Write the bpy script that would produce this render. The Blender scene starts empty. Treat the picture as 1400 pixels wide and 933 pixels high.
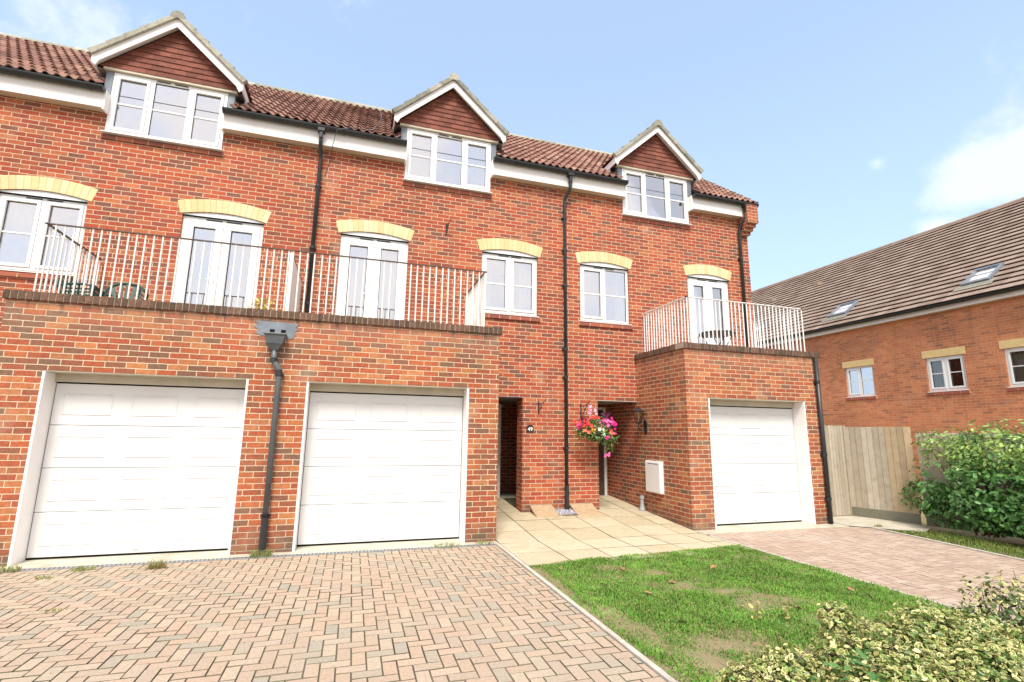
import bpy, math, random
import numpy as np
from mathutils import Vector, Matrix
random.seed(7); rng = np.random.default_rng(7)
R = math.radians
scene = bpy.context.scene
col = scene.collection

# ------------------------------------------------------------------ node helpers
def new_mat(name):
    m = bpy.data.materials.new(name); m.use_nodes = True
    nt = m.node_tree; b = nt.nodes['Principled BSDF']
    return m, nt, b
class NT:
    def __init__(s, nt): s.nt = nt
    def n(s, t, **kw):
        x = s.nt.nodes.new(t)
        for k, v in kw.items(): setattr(x, k, v)
        return x
    def l(s, a, b): s.nt.links.new(a, b)
    def math(s, op, a, b=None, c=None):
        x = s.n('ShaderNodeMath', operation=op)
        for i, v in enumerate((a, b, c)):
            if v is None: continue
            if isinstance(v, (int, float)): x.inputs[i].default_value = v
            else: s.l(v, x.inputs[i])
        return x.outputs[0]
    def noise(s, scale, detail=3, rough=.5, vec=None, dim='3D'):
        x = s.n('ShaderNodeTexNoise', noise_dimensions=dim)
        x.inputs['Scale'].default_value = scale; x.inputs['Detail'].default_value = detail
        x.inputs['Roughness'].default_value = rough
        if vec is None: vec = s.pos()
        s.l(vec, x.inputs['Vector'])
        return x.outputs['Fac']
    def pos(s):
        if not hasattr(s, '_p'): s._p = s.n('ShaderNodeNewGeometry')
        return s._p.outputs['Position']
    def nrm(s): s.pos(); return s._p.outputs['True Normal']
    def ramp(s, fac, stops, interp='LINEAR'):
        x = s.n('ShaderNodeValToRGB'); cr = x.color_ramp; cr.interpolation = interp
        while len(cr.elements) > 1: cr.elements.remove(cr.elements[-1])
        cr.elements[0].position = stops[0][0]; cr.elements[0].color = (*stops[0][1], 1)
        for p, c in stops[1:]:
            e = cr.elements.new(p); e.color = (*c, 1)
        s.l(fac, x.inputs[0]); return x.outputs[0]
    def mix(s, fac, a, b, mode='MIX'):
        x = s.n('ShaderNodeMix', data_type='RGBA', blend_type=mode)
        if isinstance(fac, (int, float)): x.inputs[0].default_value = fac
        else: s.l(fac, x.inputs[0])
        for i, v in ((6, a), (7, b)):
            if isinstance(v, tuple): x.inputs[i].default_value = (*v, 1)
            else: s.l(v, x.inputs[i])
        return x.outputs[2]
    def mapr(s, v, a, b, c=0., d=1., smooth=False):
        x = s.n('ShaderNodeMapRange')
        if smooth: x.interpolation_type = 'SMOOTHSTEP'
        s.l(v, x.inputs[0])
        for i, q in enumerate((a, b, c, d)): x.inputs[i+1].default_value = q
        return x.outputs[0]
    def bump(s, h, strength, dist, bsdf):
        x = s.n('ShaderNodeBump'); x.inputs['Strength'].default_value = strength; x.inputs['Distance'].default_value = dist
        s.l(h, x.inputs['Height']); s.l(x.outputs[0], bsdf.inputs['Normal'])
G3 = lambda v: (v, v, v)

def plain(name, c, rough=.6, spec=.5, var=.12, nscale=6., metal=0., bumpn=0.0, dirt=None):
    m, nt, b = new_mat(name); t = NT(nt)
    n = t.noise(nscale, 4, .6)
    lo = tuple(x*(1-var) for x in c); hi = tuple(min(1, x*(1+var)) for x in c)
    cc = t.ramp(n, [(.3, lo), (.7, hi)])
    if dirt:
        n2 = t.noise(nscale*.35, 6, .7)
        f = t.mapr(n2, .52, .72); f = t.math('MULTIPLY', f, dirt[1])
        cc = t.mix(f, cc, dirt[0])
    t.l(cc, b.inputs['Base Color'])
    b.inputs['Roughness'].default_value = rough; b.inputs['Specular IOR Level'].default_value = spec; b.inputs['Metallic'].default_value = metal
    if bumpn: t.bump(t.noise(nscale*12, 3), bumpn, .004, b)
    return m

def brick_mat(name, stops, mortar, stain=0., W=.225, Hh=.075, mw=.0050, seed=0.):
    m, nt, b = new_mat(name); t = NT(nt)
    sp = t.n('ShaderNodeSeparateXYZ'); t.l(t.pos(), sp.inputs[0])
    sn = t.n('ShaderNodeSeparateXYZ'); t.l(t.nrm(), sn.inputs[0])
    isx = t.math('GREATER_THAN', t.math('ABSOLUTE', sn.outputs[0]), .5)
    dx = t.math('SUBTRACT', sp.outputs[1], sp.outputs[0])
    u = t.math('MULTIPLY_ADD', dx, isx, sp.outputs[0])
    wob = t.noise(9, 2); wob2 = t.noise(70, 2)
    w = t.math('MULTIPLY', t.math('SUBTRACT', wob2, .5), .006)
    u = t.math('ADD', u, w); 
    v = t.math('ADD', sp.outputs[2], t.math('MULTIPLY', t.math('SUBTRACT', wob, .5), .010))
    v = t.math('ADD', v, 10.0003)
    vr = t.math('DIVIDE', v, Hh); row = t.math('FLOOR', vr); fv = t.math('FRACT', vr)
    odd = t.math('FRACT', t.math('MULTIPLY', row, .5))
    rowr = t.n('ShaderNodeTexWhiteNoise', noise_dimensions='1D'); t.l(row, rowr.inputs['W'])
    ur = t.math('ADD', t.math('DIVIDE', t.math('ADD', u, 50), W), odd)
    ur = t.math('ADD', ur, t.math('MULTIPLY', rowr.outputs[0], .10))
    cl = t.math('FLOOR', ur); fu = t.math('FRACT', ur)
    du = t.math('MULTIPLY', t.math('MINIMUM', fu, t.math('SUBTRACT', 1, fu)), W)
    dv = t.math('MULTIPLY', t.math('MINIMUM', fv, t.math('SUBTRACT', 1, fv)), Hh)
    d = t.math('MINIMUM', du, dv)
    d = t.math('ADD', d, t.math('MULTIPLY', t.math('SUBTRACT', t.noise(140, 2), .5), .004))
    mask = t.mapr(d, mw-.0012, mw+.0012, smooth=True)
    cv = t.n('ShaderNodeCombineXYZ'); t.l(cl, cv.inputs[0]); t.l(row, cv.inputs[1]); t.l(t.math('ADD', isx, seed), cv.inputs[2])
    wn = t.n('ShaderNodeTexWhiteNoise', noise_dimensions='3D'); t.l(cv.outputs[0], wn.inputs['Vector'])
    r = t.math('ADD', wn.outputs['Value'], t.math('MULTIPLY', t.math('SUBTRACT', t.noise(.55, 2), .5), .5))
    bc = t.ramp(r, stops)
    tone = t.ramp(t.noise(28, 5, .7), [(.25, G3(.68)), (.75, G3(1.28))])
    bc = t.mix(1, bc, tone, 'MULTIPLY')
    big = t.ramp(t.noise(.8, 4), [(.32, G3(.84)), (.68, G3(1.14))])
    bc = t.mix(1, bc, big, 'MULTIPLY')
    smoke = t.mapr(t.noise(5.5, 4, .65), .50, .74); sk2 = t.mapr(wn.outputs['Color'], .35, .9); smoke = t.math('MULTIPLY', t.math('MULTIPLY', smoke, sk2), .55)
    bc = t.mix(smoke, bc, (.17, .085, .065))
    mo = t.ramp(t.noise(22, 4, .6), [(.3, tuple(x*.72 for x in mortar)), (.7, mortar)])
    sm = t.mapr(t.noise(1.3, 4, .6), .60, .76); sm = t.math('MULTIPLY', sm, .35)
    bc = t.mix(sm, bc, tuple(x*.8 for x in mortar))
    c = t.mix(mask, mo, bc)
    if stain:
        top = t.mapr(t.math('ADD', sp.outputs[2], t.math('MULTIPLY', t.noise(3.5, 4, .6), .5)), 2.85, 3.5)
        c = t.mix(t.math('MULTIPLY', top, stain), c, (.42, .25, .17))
        drip = t.n('ShaderNodeMapping'); t.l(t.pos(), drip.inputs[0]); drip.inputs['Scale'].default_value = (7, 7, .5)
        dn = t.mapr(t.noise(1.5, 4, .6, drip.outputs[0]), .52, .66)
        near = t.mapr(sp.outputs[2], 2.9, 3.09)
        c = t.mix(t.math('MULTIPLY', t.math('MULTIPLY', dn, near), .75), c, (.06, .05, .045))
    smp = t.n('ShaderNodeMapping'); t.l(t.pos(), smp.inputs[0]); smp.inputs['Scale'].default_value = (4.5, 4.5, .35)
    stk = t.math('MULTIPLY', t.mapr(t.noise(1., 5, .65, smp.outputs[0]), .52, .72), .30)
    c = t.mix(stk, c, (.20, .12, .085))
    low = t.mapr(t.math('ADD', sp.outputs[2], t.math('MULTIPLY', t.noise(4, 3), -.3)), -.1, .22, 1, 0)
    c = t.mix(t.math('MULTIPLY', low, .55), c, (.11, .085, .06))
    t.l(c, b.inputs['Base Color']); b.inputs['Roughness'].default_value = .85; b.inputs['Specular IOR Level'].default_value = .25
    h = t.math('ADD', mask, t.math('MULTIPLY', t.noise(160, 4, .7), .35))
    t.bump(h, .6, .006, b)
    return m

def rnd_mat(name, stops, rough=.8, spec=.3, nscale=30, amt=.3, bumpn=.3, patch=None):
    """colour from the per-face 'rnd' attribute + fine noise"""
    m, nt, b = new_mat(name); t = NT(nt)
    a = t.n('ShaderNodeAttribute', attribute_name='rnd')
    c = t.ramp(a.outputs['Fac'], stops)
    tone = t.ramp(t.noise(nscale, 4, .65), [(.25, G3(1-amt)), (.75, G3(1+amt))])
    c = t.mix(1, c, tone, 'MULTIPLY')
    if patch:
        f = t.mapr(t.noise(patch[1], 5, .65), patch[2], patch[3]); f = t.math('MULTIPLY', f, patch[4])
        c = t.mix(f, c, patch[0])
    t.l(c, b.inputs['Base Color']); b.inputs['Roughness'].default_value = rough; b.inputs['Specular IOR Level'].default_value = spec
    if bumpn: t.bump(t.noise(nscale*5, 3, .6), bumpn, .004, b)
    return m
def vcol_mat(name, rough=.5, spec=.4, trans=.0):
    m, nt, b = new_mat(name); t = NT(nt)
    a = t.n('ShaderNodeAttribute', attribute_name='Col')
    t.l(a.outputs['Color'], b.inputs['Base Color'])
    b.inputs['Roughness'].default_value = rough; b.inputs['Specular IOR Level'].default_value = spec
    if trans:
        tr = t.n('ShaderNodeBsdfTranslucent'); t.l(a.outputs['Color'], tr.inputs[0])
        mx = t.n('ShaderNodeMixShader'); mx.inputs[0].default_value = trans
        t.l(b.outputs[0], mx.inputs[1]); t.l(tr.outputs[0], mx.inputs[2])
        t.l(mx.outputs[0], nt.nodes['Material Output'].inputs[0])
    return m
def glass_mat(name, refl, tint, ior_rough=.02, kf=1.4):
    m = bpy.data.materials.new(name); m.use_nodes = True; nt = m.node_tree; nt.nodes.remove(nt.nodes['Principled BSDF']); t = NT(nt)
    g = t.n('ShaderNodeBsdfGlossy'); g.inputs['Roughness'].default_value = ior_rough; g.inputs[0].default_value = (1, .96, .95, 1)
    tr = t.n('ShaderNodeBsdfTransparent'); tr.inputs[0].default_value = (*tint, 1)
    fr = t.n('ShaderNodeFresnel'); fr.inputs[0].default_value = 1.5
    f = t.math('MINIMUM', t.math('ADD', t.math('MULTIPLY', fr.outputs[0], kf), refl), 1.)
    bp = t.n('ShaderNodeBump'); bp.inputs['Strength'].default_value = .05; bp.inputs['Distance'].default_value = .02
    t.l(t.noise(1.6, 1), bp.inputs['Height']); t.l(bp.outputs[0], g.inputs['Normal'])
    mx = t.n('ShaderNodeMixShader'); t.l(f, mx.inputs[0]); t.l(tr.outputs[0], mx.inputs[1]); t.l(g.outputs[0], mx.inputs[2])
    t.l(mx.outputs[0], nt.nodes['Material Output'].inputs[0])
    return m

RED = [(-.0, (.20, .088, .06)), (.13, (.25, .082, .05)), (.30, (.34, .074, .040)), (.5, (.40, .080, .038)), (.72, (.43, .10, .043)), (.88, (.48, .155, .068)), (1., (.35, .10, .052))]
ORG = [(-.0, (.40, .16, .085)), (.2, (.54, .19, .085)), (.5, (.62, .22, .095)), (.75, (.65, .26, .115)), (1., (.55, .20, .095))]
MORT = (.72, .57, .40)
M = {}
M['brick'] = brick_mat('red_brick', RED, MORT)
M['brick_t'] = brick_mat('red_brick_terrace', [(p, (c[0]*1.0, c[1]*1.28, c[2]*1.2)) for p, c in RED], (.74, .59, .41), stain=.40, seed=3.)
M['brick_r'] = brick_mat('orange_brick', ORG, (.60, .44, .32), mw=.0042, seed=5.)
M['brown_edge'] = rnd_mat('weathered_coping_brick', [(0, (.09, .058, .042)), (.5, (.13, .078, .054)), (1, (.18, .10, .068))], .9, .2, 25, .4, .5, ((.26, .24, .17), 5, .62, .75, .6))
M['sill_brick'] = rnd_mat('sill_brick', [(0, (.22, .08, .06)), (.5, (.34, .10, .065)), (1, (.40, .13, .07))], .8, .3, 30, .2, .3)
M['mortar'] = plain('mortar', MORT, .9, .2, .2, 20)
M['mortar_d'] = plain('mortar_dirty', (.36, .31, .24), .9, .2, .3, 20)
M['buff'] = rnd_mat('buff_brick', [(0, (.70, .52, .27)), (.5, (.77, .59, .32)), (1, (.82, .65, .40))], .8, .3, 25, .12, .25)
M['buffstone'] = plain('buff_lintel_stone', (.74, .55, .26), .85, .2, .08, 8)
M['buffjoint'] = plain('buff_joint', (.42, .33, .2), .9, .2, .1)
M['white'] = plain('white_upvc', (.83, .83, .82), .28, .5, .03, 3)
M['whitepaint'] = plain('white_painted_wood', (.88, .84, .82), .5, .4, .04, 3, dirt=((.55, .52, .45), .18))
M['cream'] = plain('cream_soffit', (.62, .56, .44), .6, .3, .08, 3)
M['garage'] = plain('white_steel_door', (.74, .74, .73), .35, .45, .02, 2, dirt=((.62, .60, .56), .4))
M['lintel'] = plain('beige_lintel', (.55, .50, .40), .7, .3, .12, 4)
M['black'] = plain('black_plastic', (.022, .025, .028), .38, .5, .2, 5)
M['rubber'] = plain('black_seal', (.008, .008, .008), .8, .2, .1)
M['greypipe'] = plain('grey_plastic_pipe', (.10, .115, .125), .4, .5, .15, 5, dirt=((.2, .2, .19), .4))
M['lead'] = plain('lead_sheet', (.20, .225, .255), .55, .5, .22, 5, .25)
M['roof'] = rnd_mat('red_roof_tile', [(0, (.19, .098, .075)), (.5, (.29, .152, .115)), (1, (.38, .225, .17))], .85, .25, 9, .28, .35, ((.35, .30, .24), 2.2, .58, .78, .4))
M['roof_d'] = rnd_mat('grey_verge_tile', [(0, (.22, .22, .18)), (.5, (.33, .32, .26)), (1, (.42, .40, .33))], .9, .2, 14, .3, .4)
M['hung'] = rnd_mat('tile_hanging', [(0, (.15, .052, .036)), (.5, (.20, .068, .045)), (1, (.25, .088, .058))], .8, .3, 30, .15, .3)
M['roof_r'] = rnd_mat('brown_roof_tile', [(0, (.22, .155, .12)), (.5, (.28, .20, .155)), (1, (.33, .245, .195))], .9, .2, 8, .16, .3, ((.32, .27, .19), 1.4, .5, .75, .5))
M['glass'] = glass_mat('window_glass', .42, (.86, .9, .92))
M['glass_d'] = glass_mat('clear_window_glass', .02, (.8, .85, .85))
M['glass_sky'] = glass_mat('skylight_glass', .05, (.96, .96, .96), kf=.25)
M['room'] = plain('room_paint', (.62, .60, .62), .9, .2, .1, 2)
M['room_d'] = plain('dark_room_box', (.035, .03, .028), .9, .2, .1, 2)  # near-black surfaces of the room box behind the clear panes
M['curtain'] = plain('curtain_cloth', (.88, .88, .86), .9, .1, .05, 4)
M['curtain_g'] = plain('green_grey_curtain_cloth', (.42, .46, .38), .9, .1, .1, 4)
M['rail'] = plain('white_painted_rail', (.82, .80, .76), .4, .4, .05, 8, dirt=((.62, .50, .36), .5))
M['rail_w'] = plain('clean_white_rail', (.86, .86, .86), .4, .4, .03, 8)
M['rust'] = plain('dark_handrail', (.10, .075, .06), .5, .4, .3, 20)
M['iron'] = plain('black_iron', (.015, .015, .015), .45, .5, .2)
M['galv'] = plain('galvanised_steel', (.40, .42, .44), .4, .5, .2, 12, .6)
M['concrete'] = plain('pale_concrete', (.50, .46, .37), .9, .2, .16, 5, bumpn=.3, dirt=((.22, .2, .12), .5))
M['kerb'] = plain('kerb_concrete', (.50, .46, .40), .9, .2, .14, 9, bumpn=.3, dirt=((.25, .22, .15), .5))
M['slab'] = rnd_mat('buff_paving_slab', [(0, (.46, .39, .26)), (.5, (.52, .445, .31)), (1, (.56, .49, .35))], .9, .2, 16, .14, .4, ((.34, .30, .17), 2.1, .52, .72, .55))
M['slab_d'] = plain('slab_joint_soil', (.07, .06, .035), .95, .1, .3, 20)
M['ramp'] = plain('tan_concrete_slab', (.42, .31, .19), .9, .2, .15, 14, bumpn=.4)
M['doorwood'] = plain('dark_brown_door', (.07, .045, .03), .4, .5, .2, 5)
M['jamb'] = plain('grey_white_jamb', (.72, .70, .66), .5, .4, .05)
M['felt'] = plain('roofing_felt', (.02, .02, .02), .95, .1, .2)
M['plaster'] = plain('porch_plaster', (.30, .28, .25), .9, .2, .1)

# ------------------------------------------------------------------ mesh builder
class MB:
    def __init__(s): s.v = []; s.f = []; s.mi = []; s.r = []; s.m = 0; s.rv = None
    def face(s, pts, r=None):
        i = len(s.v); s.v.extend([tuple(p) for p in pts]); s.f.append(tuple(range(i, i+len(pts)))); s.mi.append(s.m); s.r.append(random.random() if r is None else r)
    def fs(s, vs, fs, r=None):
        i = len(s.v); s.v.extend([tuple(p) for p in vs]); r = random.random() if r is None else r
        for f in fs: s.f.append(tuple(i+k for k in f)); s.mi.append(s.m); s.r.append(r)
        return s
    def box(s, x0, x1, y0, y1, z0, z1, r=None):
        vs = [(x0,y0,z0),(x1,y0,z0),(x1,y1,z0),(x0,y1,z0),(x0,y0,z1),(x1,y0,z1),(x1,y1,z1),(x0,y1,z1)]
        return s.fs(vs, [(0,3,2,1),(4,5,6,7),(0,1,5,4),(1,2,6,5),(2,3,7,6),(3,0,4,7)], r)
    def hexa(s, lo, hi, r=None):      # four lower corners, four upper corners
        return s.fs(list(lo)+list(hi), [(0,3,2,1),(4,5,6,7),(0,1,5,4),(1,2,6,5),(2,3,7,6),(3,0,4,7)], r)
    def tube(s, pts, rad, n=10, cap=True, r=None):
        pts = [Vector(p) for p in pts]; N = len(pts); rr = rad if isinstance(rad, (list, tuple)) else [rad]*N
        t0 = (pts[1]-pts[0]).normalized(); a = Vector((0,0,1)) if abs(t0.z) < .9 else Vector((1,0,0))
        nx = t0.cross(a).normalized(); vs = []
        for i, p in enumerate(pts):
            t = (pts[min(i+1,N-1)]-pts[max(i-1,0)]).normalized()
            nx = (nx - t*nx.dot(t)).normalized(); ny = t.cross(nx)
            for k in range(n):
                q = 2*math.pi*k/n; vs.append(p + (nx*math.cos(q)+ny*math.sin(q))*rr[i])
        fs = [(i*n+k, i*n+(k+1)%n, (i+1)*n+(k+1)%n, (i+1)*n+k) for i in range(N-1) for k in range(n)]
        if cap: fs += [tuple(range(n))[::-1], tuple((N-1)*n+k for k in range(n))]
        return s.fs(vs, fs, r)
    def prism(s, poly, y0, y1, r=None):  # polygon in xz (counter-clockwise seen from -y), extruded in y
        n = len(poly); vs = [(x, y0, z) for x, z in poly] + [(x, y1, z) for x, z in poly]
        return s.fs(vs, [tuple(range(n)), tuple(range(n, 2*n))[::-1]] + [(k, k+n, (k+1) % n+n, (k+1) % n) for k in range(n)], r)
    def prismx(s, poly, x0, x1, r=None):
        n = len(poly); vs = [(x0, y, z) for y, z in poly] + [(x1, y, z) for y, z in poly]
        return s.fs(vs, [tuple(range(n))[::-1], tuple(range(n, 2*n))] + [(k, (k+1) % n, (k+1) % n+n, k+n) for k in range(n)], r)
    def lathe(s, c, prof, n=16, r=None):
        vs = []
        for rad, z in prof:
            for k in range(n):
                q = 2*math.pi*k/n; vs.append((c[0]+rad*math.cos(q), c[1]+rad*math.sin(q), c[2]+z))
        N = len(prof)
        fs = [(i*n+k, i*n+(k+1) % n, (i+1)*n+(k+1) % n, (i+1)*n+k) for i in range(N-1) for k in range(n)] + [tuple(range(n))[::-1], tuple((N-1)*n+k for k in range(n))]
        return s.fs(vs, fs, r)
    def build(s, name, mats, parent=None, bevel=0, smooth=False, label=None):
        if not isinstance(mats, (list, tuple)): mats = [mats]
        me = bpy.data.meshes.new(name); me.from_pydata(s.v, [], s.f)
        for m in mats: me.materials.append(m)
        me.polygons.foreach_set('material_index', s.mi)
        at = me.attributes.new('rnd', 'FLOAT', 'FACE'); at.data.foreach_set('value', s.r)
        if smooth: me.polygons.foreach_set('use_smooth', [True]*len(s.f))
        me.update()
        return link(name, me, parent, bevel, label)
def link(name, me, parent=None, bevel=0, label=None):
    o = bpy.data.objects.new(name, me); col.objects.link(o)
    if parent is not None:
        o.parent = parent
        w = parent.location.copy(); p = parent.parent
        while p: w = w + p.location; p = p.parent
        o.location = -w
    if bevel:
        b = o.modifiers.new('bevel', 'BEVEL'); b.width = bevel; b.segments = 2; b.limit_method = 'ANGLE'; b.angle_limit = R(40)
        b.harden_normals = False
    if label: o['label'] = label
    return o
def thing(name, loc, label, cat, group=None):
    o = bpy.data.objects.new(name, None); o.location = loc; o.empty_display_size = .2; col.objects.link(o)
    return tag(o, label, cat, group)
def tag(o, label, cat, group=None, kind=None):
    if label: o['label'] = label
    if cat: o['category'] = cat
    if group: o['group'] = group
    if kind: o['kind'] = kind
    return o
def struct(o): o['kind'] = 'structure'; return o
def merge(*l):
    a = MB()
    for b in l:
        i = len(a.v); a.v += b.v; a.f += [tuple(k+i for k in f) for f in b.f]; a.mi += b.mi; a.r += b.r
    return a

def wall_y(mb, x0, x1, z0, z1, y, th, holes):
    """wall facing -y, with rectangular holes, thickness th"""
    xs = sorted({x0, x1, *[h[0] for h in holes], *[h[1] for h in holes]}); zs = sorted({z0, z1, *[h[2] for h in holes], *[h[3] for h in holes]})
    xs = [x for x in xs if x0 <= x <= x1]; zs = [z for z in zs if z0 <= z <= z1]
    inside = lambda x, z: any(h[0] < x < h[1] and h[2] < z < h[3] for h in holes)
    for a, b in zip(xs, xs[1:]):
        for c, d in zip(zs, zs[1:]):
            if inside((a+b)/2, (c+d)/2): continue
            mb.face([(a,y,c),(b,y,c),(b,y,d),(a,y,d)]); mb.face([(b,y+th,c),(a,y+th,c),(a,y+th,d),(b,y+th,d)])
    mb.face([(x0,y,z1),(x1,y,z1),(x1,y+th,z1),(x0,y+th,z1)])
    for xx, s in ((x0, 1), (x1, -1)): mb.face([(xx,y,z0),(xx,y,z1),(xx,y+th,z1),(xx,y+th,z0)][::s])
    for a, b, c, d in holes:
        c2 = max(c, z0)
        mb.face([(a,y,c2),(a,y+th,c2),(a,y+th,d),(a,y,d)]); mb.face([(b,y+th,c2),(b,y,c2),(b,y,d),(b,y+th,d)])
        mb.face([(a,y,d),(a,y+th,d),(b,y+th,d),(b,y,d)])
        if c > z0: mb.face([(a,y+th,c),(a,y,c),(b,y,c),(b,y+th,c)])

Ym = 9.0; Yg = 7.40
# ------------------------------------------------------------------ roof tiles
def roof_tiles(O, U, V, W, L, gauge=.3, tw=.3, rolls=2, amp=.03, ns=10, skip=None, lip=.034, tk=.019, mb=None, seed=1, under=True):
    """rolled tiles laid on the plane O + U*s + V*t; N is the outward normal"""
    mb = mb or MB(); O, U, V = Vector(O), Vector(U).normalized(), Vector(V).normalized(); N = U.cross(V)
    if N.z < 0: N = -N; flip = True
    else: flip = False
    rd = random.Random(seed)
    nc = int(math.ceil(L/gauge)); ph = (O.x % tw) if abs(U.x) > .9 else 0.; nt = int(math.ceil((W+ph)/tw - 1e-4))
    def h(f): 
        if rolls == 0: return 0.
        p = (f*rolls) % 1 if f < .9999 else 1.
        return amp*(math.sin(math.pi*p/.62) if p < .62 else -.18*math.sin(math.pi*(p-.62)/.38))
    for j in range(nc):
        t0, t1 = j*gauge, min(L, (j+1)*gauge)
        for i in range(nt):
            s0, s1 = max(0, i*tw-ph), min(W, (i+1)*tw-ph)
            if s1-s0 < .004: continue
            if skip and skip((O+U*(s0+s1)/2+V*(t0+t1)/2)): continue
            k = ns if rolls else 1
            dz = rd.uniform(-.002, .002); r = rd.random(); tt = rd.uniform(-.003, .003)
            vs = []
            for q in range(k+1):
                s = s0+q/k*(s1-s0); f = (s+ph)/tw-i
                hh = h(f)+dz
                g = .002 if rolls == 0 else 0
                s2 = s + (g if q == 0 else (-g if q == k else 0))
                vs += [O+U*s2+V*(t0+tt)+N*(hh+lip-tk), O+U*s2+V*(t0+tt)+N*(hh+lip), O+U*s2+V*t1+N*(hh+.002)]
            fs = []
            for q in range(k):
                a = q*3; b = a+3
                fs += [(a, b, b+1, a+1), (a+1, b+1, b+2, a+2)]
            if flip: fs = [f[::-1] for f in fs]
            mb.fs(vs, fs, r)
    if under:
        pass
    return mb

def half_round(mb, p0, p1, rad, length=.33, n=8):
    """row of half-round ridge tiles"""
    p0, p1 = Vector(p0), Vector(p1); d = (p1-p0); Lt = d.length; d.normalize(); side = d.cross(Vector((0,0,1))).normalized(); up = side.cross(d)
    k = max(1, int(round(Lt/length))); l = Lt/k
    for i in range(k):
        a, b = p0+d*(i*l+.004), p0+d*((i+1)*l+.012); vs = []
        for pp, rr in ((a, rad*1.06), (b, rad)):
            for q in range(n+1):
                an = math.pi*(-.08+1.16*q/n); vs.append(pp+side*math.cos(an)*rr+up*math.sin(an)*rr)
        m_ = n+1
        mb.fs(vs, [(q, q+1, q+1+m_, q+m_) for q in range(n)]+[tuple(range(m_))[::-1], tuple(range(m_, 2*m_))])

# ------------------------------------------------------------------ windows
def room(x0, x1, z0, z1, y, depth=1.2, mat='room', parent=None, ext=.25):
    mb = MB(); a, b, c, d = x0-ext, x1+ext, z0-.12, z1+.12; y1 = y+depth
    mb.face([(a,y1,c),(b,y1,c),(b,y1,d),(a,y1,d)]); mb.face([(a,y,c),(a,y1,c),(a,y1,d),(a,y,d)]); mb.face([(b,y1,c),(b,y,c),(b,y,d),(b,y1,d)])
    mb.face([(a,y,c),(b,y,c),(b,y1,c),(a,y1,c)]); mb.face([(a,y1,d),(b,y1,d),(b,y,d),(a,y,d)])
    return mb.build('room_interior', M[mat], parent)
def curtain(x0, x1, z0, z1, y, mat='curtain', parent=None, waves=5, amp=.025):
    mb = MB(); n = waves*8; vs = []
    for i in range(n+1):
        f = i/n; x = x0+(x1-x0)*f; yy = y+amp*math.sin(f*waves*2*math.pi+x*3); 
        vs += [(x, yy, z0), (x+.01*math.sin(f*9), yy*1., z1)]
    mb.fs(vs, [(2*i, 2*i+2, 2*i+3, 2*i+1) for i in range(n)])
    return mb.build('curtain', M[mat], parent, smooth=True)
def ring(mb, x0, x1, z0, z1, y0, y1, w, wb=None):
    wb = wb or w
    mb.box(x0, x1, y0, y1, z1-w, z1); mb.box(x0, x1, y0, y1, z0, z0+wb)
    mb.box(x0, x0+w, y0+.0005, y1, z0+wb, z1-w); mb.box(x1-w, x1, y0+.0005, y1, z0+wb, z1-w)
def window(parent, x0, x1, z0, z1, y, cols, sashes=(), hbar=.5, curtains=(), glass='glass', rm='room', vents=True, sill=True, yoff=.0, curt_mat='curtain', label=None):
    """white casement window; y is the front of the frame"""
    f = MB(); ring(f, x0, x1, z0, z1, y, y+.07, .05, .055)
    w = (x1-x0)/cols
    for i in range(1, cols): f.box(x0+i*w-.032, x0+i*w+.032, y+.0007, y+.07, z0+.055, z1-.05)
    fr = f.build('window', M['white'], parent, bevel=.005, label=label)
    for i in range(cols):
        a = x0+i*w+(.05 if i == 0 else .032); b = x0+(i+1)*w-(.05 if i == cols-1 else .032); c = z0+.055; d = z1-.05
        sw = .0
        if i in sashes:
            s = MB(); ring(s, a+.003, b-.003, c+.003, d-.003, y-.014, y+.05, .048)
            s.build('sash', M['white'], fr, bevel=.006); sw = .05
        g = MB(); s0 = .012
        gx0, gx1, gz0, gz1 = a+sw, b-sw, c+sw, d-sw
        g.box(gx0, gx1, y+.030, y+.036, gz0, gz1)
        g.build('pane', M[glass], fr)
        q = MB(); ring(q, gx0, gx1, gz0, gz1, y+.022, y+.0295, .0045); q.build('seal', M['rubber'], fr)
        if hbar:
            zb = z0+(z1-z0)*hbar; h = MB(); h.box(gx0, gx1, y+.016, y+.0295, zb-.012, zb+.012); h.build('glazing_bar', M['white'], fr)
    if vents:
        v = MB(); xm = (x0+x1)/2
        for s in (-1, 1): v.box(xm+s*.13-.1, xm+s*.13+.1, y-.012, y-.0005, z1-.03, z1-.018)
        v.build('trickle_vent', M['rubber'], fr)
    if sill:
        s = MB(); s.prismx([(y-.07, z0-.03), (y+.06, z0-.03), (y+.06, z0-.001), (y-.0015, z0-.001), (y-.07, z0-.016)], x0-.03, x1+.03); s.build('sill', M['white'], fr, bevel=.003)
    room(x0, x1, z0, z1, y+.075, 1.6, rm, fr)
    for a, b in curtains: curtain(x0+(x1-x0)*a, x0+(x1-x0)*b, z0-.05, z1+.02, y+.17, curt_mat, fr, waves=max(2, int((b-a)*14)))
    return fr
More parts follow.
